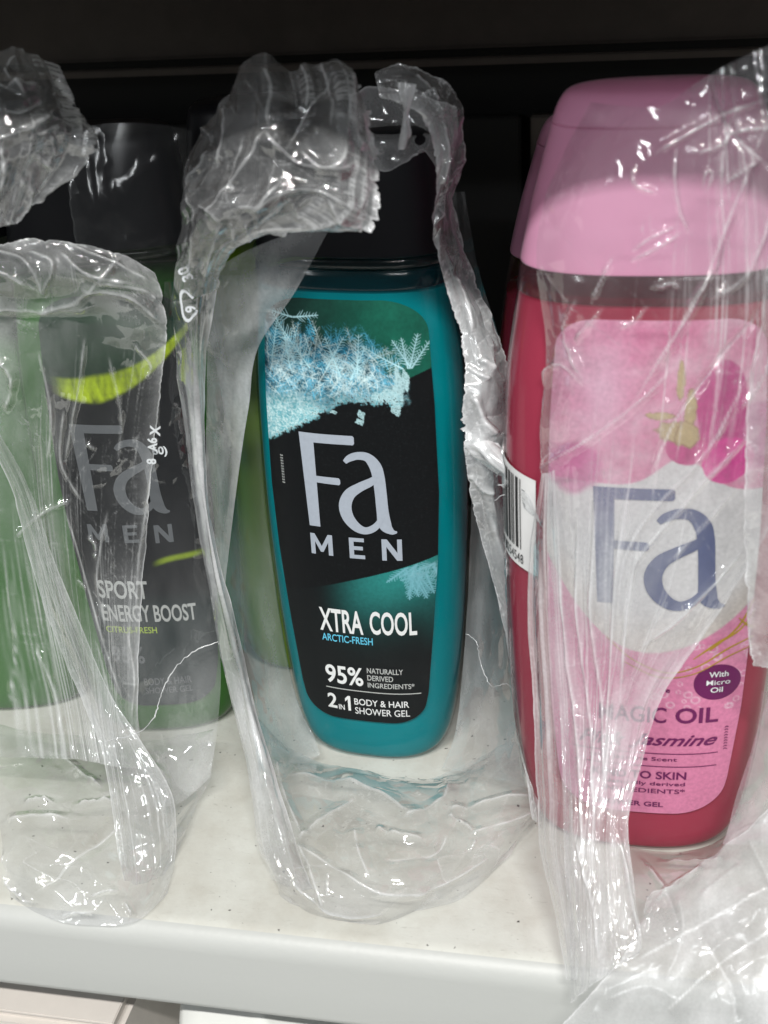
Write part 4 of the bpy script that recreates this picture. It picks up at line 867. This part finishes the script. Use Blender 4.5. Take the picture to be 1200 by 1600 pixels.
film('inner_sheet', bag1, [
    [(338, 420, -.3), (385, 392, -.5), (450, 366, -.7), (522, 344, -.9)],
    [(330, 480, -.2), (370, 470, -.4), (415, 462, -.6), (462, 455, -.8)],
    [(324, 548, 0), (350, 548, -.2), (376, 547, -.4), (402, 546, -.6)],
    [(322, 640, .2), (344, 640, 0), (366, 640, -.2), (388, 640, -.4)],
    [(322, 780, .3), (338, 780, .1), (353, 780, 0), (368, 780, -.2)],
    [(330, 930, .2), (337, 930, .1), (342, 930, 0), (350, 930, -.2)]],
    seed=21, amp=.05, wave=2.5, fine=.015, haze=.36, haze_rows=[[.3, .2, .3, .3], [.2, .25, .35, .3]] + [[.3, .33, .38, .4]] * 4, res=.06)
film('side_sheet', bag1, [
    [(322, 430, .4), (350, 430, .8), (380, 430, 1.1), (404, 430, 1.4)],
    [(324, 600, .2), (350, 600, .6), (380, 600, 1.0), (402, 600, 1.4)],
    [(330, 800, -.4), (360, 800, .2), (395, 800, .8), (425, 800, 1.3)],
    [(362, 1000, -1.6), (392, 1000, -.6), (425, 1000, .3), (452, 1000, 1.0)],
    [(392, 1130, -2.8), (420, 1135, -1.6), (450, 1138, -.6), (484, 1130, .3)],
    [(408, 1230, -4.0), (430, 1225, -2.8), (460, 1205, -1.6), (500, 1180, -.6)]],
    seed=31, amp=.06, wave=2.8, fine=.015, haze=.2, haze_rows=[[.06] * 4, [.06] * 4, [.08, .05, .05, .2], [.22, .25, .3, .38], [.25, .3, .3, .4], [.15, .15, .15, .2]], res=.07)
film('right_strip', bag1, [
    [(586, 112, -.4), (588, 124, -.6), (590, 138, -.8), (593, 152, -.9)],
    [(640, 104, -.5), (638, 122, -.9), (634, 142, -1.2), (628, 162, -1.3)],
    [(695, 130, -.5), (688, 150, -1.0), (678, 170, -1.3), (665, 190, -1.4)],
    [(722, 178, -.4), (712, 195, -.9), (698, 215, -1.2), (680, 240, -1.3)],
    [(725, 240, -.2), (714, 255, -.7), (700, 275, -1.0), (684, 300, -1.1)],
    [(708, 310, 0), (700, 325, -.4), (690, 340, -.7), (676, 358, -.8)],
    [(728, 400, .2), (718, 408, -.2), (706, 416, -.5), (690, 424, -.6)],
    [(758, 480, .2), (746, 488, -.2), (732, 495, -.6), (714, 502, -.7)],
    [(788, 555, 0), (772, 560, -.5), (752, 563, -1.0), (727, 566, -1.1)],
    [(799, 640, -.2), (778, 642, -.9), (752, 644, -1.5), (723, 646, -1.5)],
    [(800, 700, -.3), (780, 702, -1.1), (758, 704, -1.7), (727, 704, -1.6)],
    [(800, 780, -.3), (784, 782, -1.0), (764, 784, -1.5), (738, 780, -1.4)],
    [(800, 860, -.4), (788, 862, -.9), (776, 860, -1.2), (757, 856, -1.2)],
    [(818, 970, -.8), (810, 972, -1.1), (799, 972, -1.3), (786, 970, -1.3)],
    [(830, 1080, -1.4), (822, 1082, -1.6), (814, 1082, -1.8), (802, 1080, -1.8)],
    [(835, 1180, -2.2), (829, 1182, -2.4), (824, 1182, -2.5), (816, 1180, -2.5)],
    [(840, 1285, -3.2), (838, 1284, -3.3), (836, 1283, -3.3), (832, 1280, -3.3)]],
    folds=F_STRIP1, seed=41, amp=.16, wave=.8, fine=.05, haze=.34, haze_rows=[[.2] * 4, [.1, .15, .2, .3], [.05, .08, .12, .35], [.06, .08, .14, .4], [.08, .1, .18, .4], [.12, .16, .25, .4], [.14, .2, .26, .34], [.18, .28, .3, .34], [.22, .36, .42, .4], [.26, .4, .45, .4], [.3, .42, .45, .42]] + [[.34, .34, .36, .32]] * 6, jag=(.3, 0, .35, .45), res=.032, mat='film_edge', edge_white=.35, curl=.06, pleat=.06, pleat_n=5)
film('torn_tip', bag1, [
    [(726, 700, -1.8), (752, 690, -2.0), (778, 694, -1.8)], [(738, 712, -1.9), (772, 716, -2.3), (805, 724, -2.0)], [(762, 735, -1.9), (800, 740, -2.4), (834, 752, -2.1)], [(800, 752, -1.9), (825, 760, -2.2), (848, 778, -2.1)], [(838, 772, -2.0), (848, 778, -2.1), (856, 790, -2.1)]],
    seed=47, amp=.1, wave=.8, fine=.04, pleat=.08, pleat_n=5, haze=.4, jag=(.15, .05, .25, .25), res=.035, mat='film_edge')
film('hanging_shred', bag1, [[(624, 128, -1.3), (636, 130, -1.4), (650, 132, -1.3)], [(626, 155, -1.4), (634, 158, -1.5), (644, 158, -1.4)], [(629, 185, -1.4), (634, 188, -1.5), (640, 186, -1.4)], [(627, 212, -1.4), (633, 214, -1.5), (637, 210, -1.4)], [(624, 236, -1.4), (628, 232, -1.5), (634, 226, -1.4)]],
     seed=48, amp=.06, wave=.6, fine=.04, haze=.4, jag=(0, .3, .25, .25), res=.03, mat='film_edge')
film('back_sheet', bag1, [
    [(545, 145, .8), (580, 135, 1.0), (620, 140, 1.2), (660, 150, 1.0), (715, 165, .6)],
    [(550, 190, .6), (590, 190, .9), (630, 190, 1.1), (670, 190, .9), (715, 210, .5)],
    [(575, 232, .4), (605, 230, .6), (640, 228, .8), (670, 225, .6), (705, 250, .3)],
    [(590, 262, .2), (610, 264, .3), (640, 250, .4), (668, 240, .3), (700, 300, .1)]],
    seed=51, amp=.12, wave=1.6, fine=.04, haze=.22, jag=(.3, .3, 0, 0), res=.05)
film('right_side_sheet', bag1, [
    [(700, 300, .8), (712, 300, .7), (724, 300, .5)], [(712, 420, 1.0), (730, 420, .8), (748, 420, .5)],
    [(728, 600, 1.3), (752, 600, .8), (795, 600, .2)], [(736, 760, 1.4), (762, 760, .8), (799, 760, 0)], [(732, 900, 1.3), (765, 900, .6), (804, 900, -.3)],
    [(724, 1040, .9), (770, 1040, .2), (824, 1040, -1.0)], [(712, 1140, .2), (770, 1150, -.6), (832, 1160, -2.0)], [(690, 1200, -.6), (765, 1215, -1.6), (836, 1235, -2.7)]],
    seed=55, amp=.07, wave=2.4, fine=.02, haze=.2, haze_rows=[[.05] * 3, [.05] * 3, [.18, .2, .2], [.25, .25, .25], [.28, .28, .25], [.28, .25, .25], [.25, .22, .22], [.12] * 3], res=.07)
film('bottom_pouch', bag1, [
    [(405, 1120, 'z', 1.6), (458, 1170, 'z', .7), (520, 1202, 'z', .3), (600, 1216, 'z', .25), (690, 1210, 'z', .3), (772, 1175, 'z', .8), (832, 1140, 'z', 1.8)],
    [(402, 1200, 'z', 1.5), (455, 1215, 'z', 1.2), (520, 1230, 'z', 1.1), (600, 1235, 'z', 1.1), (690, 1228, 'z', 1.1), (770, 1205, 'z', 1.2), (834, 1190, 'z', 1.6)],
    [(402, 1270, 'z', 1.3), (455, 1280, 'z', 1.4), (520, 1290, 'z', 1.5), (600, 1295, 'z', 1.5), (690, 1285, 'z', 1.4), (770, 1260, 'z', 1.2), (836, 1235, 'z', 1.2)],
    [(410, 1330, 'z', .9), (458, 1345, 'z', 1.2), (520, 1355, 'z', 1.4), (600, 1358, 'z', 1.4), (680, 1345, 'z', 1.2), (755, 1315, 'z', .9), (837, 1268, 'z', .6)],
    [(422, 1368, 'z', .4), (462, 1395, 'z', .6), (520, 1408, 'z', .8), (600, 1408, 'z', .8), (672, 1395, 'z', .7), (735, 1368, 'z', .5), (815, 1310, 'z', .25)],
    [(430, 1382, 'z', .06), (465, 1415, 'z', .06), (520, 1434, 'z', .06), (595, 1438, 'z', .06), (665, 1426, 'z', .06), (725, 1400, 'z', .06), (790, 1345, 'z', .06)]],
    folds=F_POUCH1, seed=61, amp=.30, wave=1.9, fine=.05, haze=.14, haze_rows=[[.16] * 7, [.12] * 7, [.08] * 7, [.1] * 7, [.22, .2, .2, .2, .2, .2, .2], [.3] * 7], res=.045)
thread('loose_thread', bag1, [(728, 990, .6), (745, 1005, .2), (752, 1040, 0), (768, 1072, -.4), (790, 1068, -.9), (808, 1082, -1.3)], .014)
thread('loose_thread', bag1, [(775, 745, -2.0), (782, 736, -2.3), (792, 742, -2.4), (788, 756, -2.3), (778, 758, -2.2), (800, 764, -2.4), (772, 782, -2.2)], .015)
tack_text('film_print', bag1, '30', 290, 428, -2.5, .28, 112)
tack_text('film_print', bag1, '6', 297, 483, -2.3, .26, -75)
tack_loop(bag1, 294, 478, -2.2)

# -- bag round the green bottle
bag2 = empty('plastic_bag', (-9, -1, 0), 'clear plastic bag torn into a hole over the green bottle, gathered into a strand', 'plastic bag', 'torn clear bags round the bottles')
film('top_lump', bag2, [
    [(-70, 90, -3.00), (-20, 80, -3.10), (20, 73, -3.10), (52, 80, -2.90), (86, 108, -2.50)],
    [(-70, 150, -4.10), (-15, 142, -4.50), (35, 138, -4.50), (80, 148, -3.90), (116, 178, -2.90)],
    [(-70, 215, -4.50), (-15, 210, -4.90), (35, 208, -4.90), (90, 210, -4.30), (146, 218, -3.40)],
    [(-70, 285, -4.50), (-20, 280, -4.90), (25, 275, -4.80), (70, 268, -4.20), (128, 262, -3.50)],
    [(-70, 345, -4.30), (-30, 345, -4.60), (5, 345, -4.50), (36, 338, -4.20), (68, 308, -3.80)]],
    folds=F_TOP2, seed=73, amp=.22, wave=1.2, fine=.07, haze=.18, haze_rows=[[.14] * 5, [.13, .13, .12, .1, .12], [.16, .16, .16, .2, .3], [.18, .16, .2, .3, .38], [.2, .2, .25, .35, .4]], pleat=.14, pleat_n=6, jag=(0, .9, 0, .9), res=.035, edge_white=.4)
film('front_sheet', bag2, [
    [(-70, 382, -2.4), (0, 378, -2.5), (60, 374, -2.5), (120, 382, -2.3), (185, 396, -2.0), (240, 425, -1.6)],
    [(-70, 440, -2.8), (0, 435, -3.0), (66, 430, -3.0), (132, 435, -2.7), (200, 445, -2.2), (256, 475, -1.6)],
    [(-70, 500, -2.4), (0, 495, -2.4), (70, 490, -2.3), (140, 495, -2.1), (205, 510, -1.9), (260, 525, -1.5)],
    [(-70, 580, -2.2), (10, 580, -2.2), (76, 580, -2.0), (136, 580, -1.8), (198, 580, -1.6), (254, 580, -1.4)],
    [(-70, 670, -2.0), (12, 670, -2.0), (72, 670, -1.8), (130, 670, -1.5), (186, 670, -1.4), (245, 665, -1.3)],
    [(-70, 760, -2.1), (20, 760, -2.1), (75, 760, -1.8), (128, 760, -1.5), (180, 760, -1.4), (236, 755, -1.3)],
    [(-70, 860, -2.3), (35, 860, -2.4), (85, 860, -2.2), (130, 860, -1.7), (176, 860, -1.5), (226, 860, -1.4)],
    [(-70, 970, -2.7), (52, 970, -2.8), (104, 975, -2.6), (140, 978, -2.2), (178, 980, -1.9), (218, 980, -1.7)],
    [(-70, 1080, -3.2), (78, 1090, -3.4), (124, 1098, -3.2), (152, 1104, -2.9), (184, 1108, -2.6), (216, 1110, -2.3)],
    [(-70, 1180, -4.0), (90, 1185, -4.2), (140, 1190, -4.0), (165, 1195, -3.7), (195, 1200, -3.4), (222, 1200, -3.1)]],
    folds=F_FRONT2, seed=83, amp=.18, wave=1.6, fine=.05, haze=.25, haze_rows=[[.3, .35, .35, .35, .3, .25], [.3, .35, .35, .3, .28, .25], [.28, .3, .22, .16, .22, .25], [.25, .28, .18, .05, .05, .16], [.22, .22, .16, .035, .04, .12], [.2, .2, .14, .035, .04, .12], [.12, .14, .16, .06, .05, .12], [.08, .1, .18, .2, .22, .25], [.06, .08, .2, .32, .36, .3], [.12, .12, .2, .28, .25, .2]],
    jag=(.7, 0, 0, .18), res=.042, pleat_rows=[[.0] * 6, [.04] * 6, [0, .02, .02, .02, .04, .05], [0, 0, .02, .03, .04, .03], [0, .02, .05, .04, .02, .02], [0, .06, .08, .06, .03, .02], [0, .1, .1, .08, .05, .03], [0, .14, .14, .1, .08, .04], [0, .16, .16, .14, .1, .05], [0, .16, .16, .14, .1, .05]], pleat_n=22, edge_white=.4)
film('gathered_strand', bag2, [
    [(-30, 660, -2.4), (-20, 668, -2.6), (-8, 672, -2.4)],
    [(22, 765, -2.5), (32, 770, -2.8), (46, 768, -2.5)],
    [(52, 880, -2.8), (68, 880, -3.1), (84, 876, -2.8)],
    [(88, 990, -3.1), (108, 990, -3.4), (128, 984, -3.1)],
    [(128, 1090, -3.5), (150, 1092, -3.8), (172, 1084, -3.5)],
    [(160, 1165, -4.0), (186, 1168, -4.3), (222, 1160, -4.0)],
    [(176, 1250, -4.8), (210, 1252, -5.1), (268, 1240, -4.6)],
    [(186, 1330, -5.7), (222, 1334, -5.9), (275, 1320, -5.3)],
    [(200, 1405, -6.6), (228, 1412, -6.7), (262, 1395, -6.2)]],
    seed=93, amp=.08, wave=1.2, fine=.02, pleat=.10, pleat_n=6, haze=.42, haze_rows=[[.18] * 3] * 5 + [[.24, .2, .2], [.22, .18, .16], [.2, .15, .14], [.15, .12, .1]], res=.04, jag=(0, 0, .08, .08), curl=.03)
film('bottom_pouch', bag2, [
    [(-30, 1130, 'z', 1.2), (60, 1150, 'z', 1.0), (130, 1155, 'z', .8), (190, 1158, 'z', .7), (250, 1152, 'z', .7), (300, 1148, 'z', .8), (338, 1140, 'z', 1.4)],
    [(-10, 1220, 'z', 1.4), (60, 1225, 'z', 1.6), (130, 1228, 'z', 1.5), (190, 1230, 'z', 1.4), (245, 1230, 'z', 1.1), (290, 1225, 'z', .8), (330, 1215, 'z', .6)],
    [(2, 1300, 'z', 1.2), (60, 1305, 'z', 1.5), (130, 1308, 'z', 1.5), (190, 1308, 'z', 1.3), (235, 1305, 'z', 1.0), (270, 1295, 'z', .6), (300, 1275, 'z', .2)],
    [(5, 1360, 'z', .8), (60, 1375, 'z', 1.0), (125, 1382, 'z', 1.0), (185, 1382, 'z', .9), (225, 1375, 'z', .6), (252, 1362, 'z', .35), (275, 1340, 'z', .1)],
    [(12, 1402, 'z', .06), (58, 1428, 'z', .06), (118, 1443, 'z', .06), (178, 1446, 'z', .06), (215, 1438, 'z', .06), (240, 1420, 'z', .06), (262, 1395, 'z', .06)]],
    folds=F_POUCH2, seed=103, amp=.32, wave=2.0, fine=.05, haze=.16, haze_rows=[[.14] * 7, [.12] * 7, [.1] * 7, [.14] * 7, [.3] * 7], res=.045)
film('back_sheet', bag2, [
    [(104, 250, .2), (140, 200, .3), (200, 192, .3), (262, 196, .4), (300, 205, .5)],
    [(108, 310, -.2), (150, 290, -.1), (205, 300, -.1), (258, 300, .2), (295, 310, .4)],
    [(120, 385, -.4), (160, 380, -.3), (205, 385, -.3), (250, 400, 0), (290, 410, .3)],
    [(130, 450, -.5), (170, 450, -.5), (210, 455, -.4), (258, 470, -.1), (288, 500, .2)]],
    seed=113, amp=.03, wave=3.0, fine=.03, haze=.014, mat='film_quiet', jag=(0, 0, .3, .0), curl=.02, edge_white=.1, res=.055)
film('right_sheet', bag2, [
    [(256, 440, -.6), (268, 440, -.4), (280, 440, 0)], [(250, 600, -.9), (275, 600, -.6), (300, 600, -.1)], [(236, 760, -1.0), (275, 760, -.7), (318, 760, -.2)],
    [(222, 900, -1.2), (275, 900, -.9), (330, 900, -.4)], [(214, 1040, -1.8), (275, 1040, -1.3), (345, 1040, -1.0)], [(214, 1150, -2.6), (270, 1165, -2.2), (338, 1150, -2.0)], [(240, 1260, -4.2), (280, 1255, -3.6), (328, 1215, -2.9)]],
    seed=123, amp=.06, wave=2.4, fine=.02, haze=.12, haze_rows=[[.02] * 3, [.014] * 3, [.016] * 3, [.05] * 3, [.16] * 3, [.22] * 3, [.22] * 3], res=.06)
thread('loose_thread', bag2, [(342, 1002, -1.2), (300, 1020, -1.6), (268, 1052, -2.0), (250, 1090, -2.4), (240, 1122, -2.8), (215, 1145, -3.6), (165, 1158, -4.3)], .02)
tack_text('film_print', bag2, 'X', 243, 672, -1.75, .28, 80)
tack_text('film_print', bag2, 'A6', 240, 690, -1.65, .26, 84)
tack_text('film_print', bag2, '8', 237, 720, -1.6, .26, 86)
tack_text('film_print', bag2, '60)', 250, 704, -1.45, .24, 0)

# -- bag round the pink bottle
bag3 = empty('plastic_bag', (9, -4, 0), 'crinkled clear plastic bag stretched over the pink capped bottle and over the shelf lip', 'plastic bag', 'torn clear bags round the bottles')
film('front_sheet', bag3, [
    [(925, 160, -3.3), (970, 165, -4.2), (1035, 165, -4.7), (1100, 122, -4.4), (1160, 90, -4.2), (1270, 40, -4.2)],
    [(858, 292, -3.3), (925, 290, -4.4), (1030, 280, -4.8), (1100, 260, -4.7), (1180, 240, -4.6), (1270, 210, -4.4)],
    [(838, 400, -3.5), (915, 400, -4.6), (1015, 400, -4.9), (1100, 400, -4.7), (1190, 400, -4.6), (1270, 400, -4.4)],
    [(850, 540, -3.3), (915, 540, -4.4), (1000, 540, -4.7), (1095, 540, -4.8), (1190, 540, -4.7), (1270, 540, -4.4)],
    [(846, 680, -3.5), (900, 680, -4.4), (985, 680, -4.8), (1080, 680, -4.9), (1170, 680, -4.8), (1270, 680, -4.4)],
    [(852, 800, -3.7), (895, 800, -4.4), (970, 800, -4.9), (1060, 800, -4.9), (1150, 800, -4.7), (1215, 800, -4.5)],
    [(862, 910, -3.9), (900, 910, -4.5), (960, 915, -5.0), (1035, 915, -5.0), (1110, 905, -4.8), (1172, 880, -4.6)],
    [(870, 1010, -4.2), (905, 1010, -4.7), (955, 1015, -5.1), (1000, 1020, -5.1), (1050, 1012, -4.9), (1115, 970, -4.7)],
    [(874, 1100, -4.8), (908, 1100, -5.2), (945, 1100, -5.4), (975, 1100, -5.4), (1005, 1095, -5.3), (1038, 1082, -5.1)],
    [(876, 1190, -5.6), (908, 1190, -5.9), (940, 1190, -6.1), (962, 1190, -6.1), (985, 1190, -6.0), (1004, 1185, -5.9)],
    [(880, 1290, -6.6), (905, 1290, -6.9), (930, 1290, -7.1), (948, 1290, -7.1), (965, 1288, -7.0), (980, 1286, -6.9)],
    [(884, 1400, -7.7), (905, 1400, -8.0), (930, 1400, -8.2), (950, 1400, -8.2), (972, 1398, -8.1), (992, 1396, -8.0)],
    [(888, 1490, -8.5), (905, 1490, -8.8), (928, 1488, -9.0), (950, 1482, -9.0), (975, 1474, -8.9), (1002, 1464, -8.8)],
    [(890, 1568, -9.0), (905, 1556, -9.2), (925, 1540, -9.4), (945, 1525, -9.4), (970, 1508, -9.3), (1000, 1490, -9.2)]],
    folds=F_FRONT3, seed=133, amp=.16, wave=1.9, fine=.03, haze=.1,
    haze_rows=[[.03, .03, .05, .16, .2, .25], [.03, .03, .05, .08, .12, .18], [.06, .05, .06, .12, .14, .16], [.2, .06, .06, .12, .1, .12], [.2, .1, .16, .16, .08, .12], [.2, .22, .28, .2, .08, .14], [.22, .3, .36, .2, .1, .2], [.25, .36, .42, .3, .25, .3], [.25, .34, .42, .42, .4, .4], [.22, .3, .42, .45, .45, .4], [.22, .3, .42, .45, .45, .35], [.2, .3, .4, .42, .4, .3], [.2, .3, .4, .4, .35, .25], [.25, .3, .35, .35, .3, .3]],
    pleat_rows=[[0, 0, .03, .1, .12, .1], [0, 0, .03, .12, .14, .1], [0, .02, .05, .12, .14, .1], [.05, .05, .06, .12, .14, .08], [.05, .06, .09, .12, .12, .06], [.05, .09, .1, .07, .04, .02], [.05, .12, .12, .07, .04, .02], [.06, .14, .14, .08, .05, .02], [.08, .14, .14, .12, .08, .03], [.1, .14, .14, .12, .08, .03], [.1, .13, .13, .12, .08, .03], [.1, .13, .13, .12, .08, .03], [.1, .12, .12, .1, .06, .03], [.06] * 6], pleat_n=16, jag=(.0, .1, 0, .06), res=.045, edge_white=.35, curl=.06)
film('left_fan', bag3, [
    [(846, 740, -3.9), (855, 738, -4.1), (866, 734, -4.2)], [(828, 850, -3.6), (850, 850, -4.2), (872, 850, -4.3)], [(826, 980, -3.7), (852, 980, -4.4), (880, 980, -4.5)],
    [(834, 1100, -4.2), (860, 1100, -4.9), (888, 1100, -5.0)], [(838, 1220, -5.0), (866, 1220, -5.6), (892, 1220, -5.8)], [(846, 1330, -6.1), (870, 1330, -6.6), (896, 1330, -6.9)],
    [(868, 1430, -7.4), (886, 1430, -7.8), (905, 1430, -8.0)], [(886, 1530, -8.8), (893, 1532, -9.0), (902, 1530, -9.1)]],
    seed=141, amp=.08, wave=2.0, fine=.03, pleat=.08, pleat_n=6, haze=.24, res=.05, jag=(0, 0, .05, 0), curl=.02)
film('right_hanging_edge', bag3, [
    [(1215, 300, -4.9), (1240, 300, -5.1), (1270, 300, -5.0)], [(1190, 480, -5.0), (1228, 480, -5.2), (1270, 480, -5.0)], [(1170, 620, -5.1), (1215, 620, -5.4), (1270, 620, -5.2)], [(1164, 740, -5.2), (1210, 740, -5.5), (1270, 740, -5.3)],
    [(1164, 850, -5.2), (1210, 850, -5.6), (1270, 850, -5.4)], [(1168, 950, -5.2), (1212, 950, -5.6), (1270, 950, -5.4)], [(1176, 1042, -5.2), (1215, 1048, -5.6), (1270, 1060, -5.4)]],
    haze_rows=[[.02] * 3, [.08] * 3, [.2] * 3, [.28] * 3, [.3] * 3, [.3] * 3, [.35] * 3], seed=151, amp=.18, wave=1.2, fine=.06, haze=.3, jag=(0, .35, .2, 0), res=.04, mat='film_edge')
film('right_side_sheet', bag3, [
    [(1192, 1080, -3.4), (1225, 1080, -4.2), (1270, 1080, -5.0)], [(1180, 1160, -3.6), (1220, 1160, -4.4), (1270, 1160, -5.2)], [(1150, 1250, -4.2), (1205, 1250, -5.0), (1270, 1240, -5.8)], [(1130, 1320, -5.2), (1195, 1320, -6.0), (1270, 1310, -6.8)]],
    seed=161, amp=.1, wave=2.0, fine=.03, haze=.25, res=.06)
film('bottom_pouch', bag3, [
    [(975, 1315, 'z', .5), (1030, 1325, 'z', .4), (1090, 1322, 'z', .4), (1145, 1300, 'z', .6), (1210, 1250, 'z', 1.2), (1270, 1210, 'z', 1.8)],
    [(975, 1360, 'z', .9), (1030, 1365, 'z', 1.0), (1090, 1362, 'z', 1.0), (1150, 1345, 'z', 1.0), (1210, 1310, 'z', 1.2), (1270, 1280, 'z', 1.4)],
    [(985, 1410, 'z', .8), (1035, 1415, 'z', 1.0), (1090, 1415, 'z', 1.0), (1150, 1400, 'z', 1.0), (1210, 1380, 'z', 1.0), (1270, 1360, 'z', 1.0)],
    [(1000, 1465, 'z', .4), (1050, 1475, 'z', .5), (1100, 1480, 'z', .5), (1160, 1480, 'z', .5), (1215, 1475, 'z', .5), (1270, 1470, 'z', .5)]],
    folds=F_POUCH3, seed=171, amp=.30, wave=2.2, fine=.05, haze=.1, res=.05)
film('lip_sheet', bag3, [
    [(1010, 1400, -7.2), (1060, 1375, -7.2), (1120, 1330, -7.0), (1190, 1275, -6.8), (1270, 1210, -6.5)],
    [(1000, 1440, -8.0), (1060, 1425, -8.2), (1125, 1400, -8.2), (1195, 1370, -8.1), (1270, 1330, -8.0)],
    [(975, 1495, -8.9), (1050, 1495, -9.1), (1120, 1490, -9.2), (1195, 1480, -9.2), (1270, 1470, -9.2)],
    [(930, 1545, -9.3), (1010, 1560, -9.7), (1100, 1565, -9.9), (1190, 1565, -10.0), (1270, 1560, -10.0)],
    [(880, 1600, -9.6), (980, 1625, -10.1), (1080, 1640, -10.4), (1180, 1645, -10.5), (1270, 1640, -10.5)]],
    mat='film_soft', folds=F_LIP3, pleat=.05, pleat_n=6, seed=181, amp=.16, wave=4.0, fine=.02, haze=.42, haze_rows=[[.2, .25, .25, .3, .3], [.3, .35, .38, .4, .4], [.35, .42, .42, .42, .42], [.4, .45, .45, .45, .45], [.35, .42, .42, .42, .42]], jag=(.15, 0, .25, 0), res=.06)
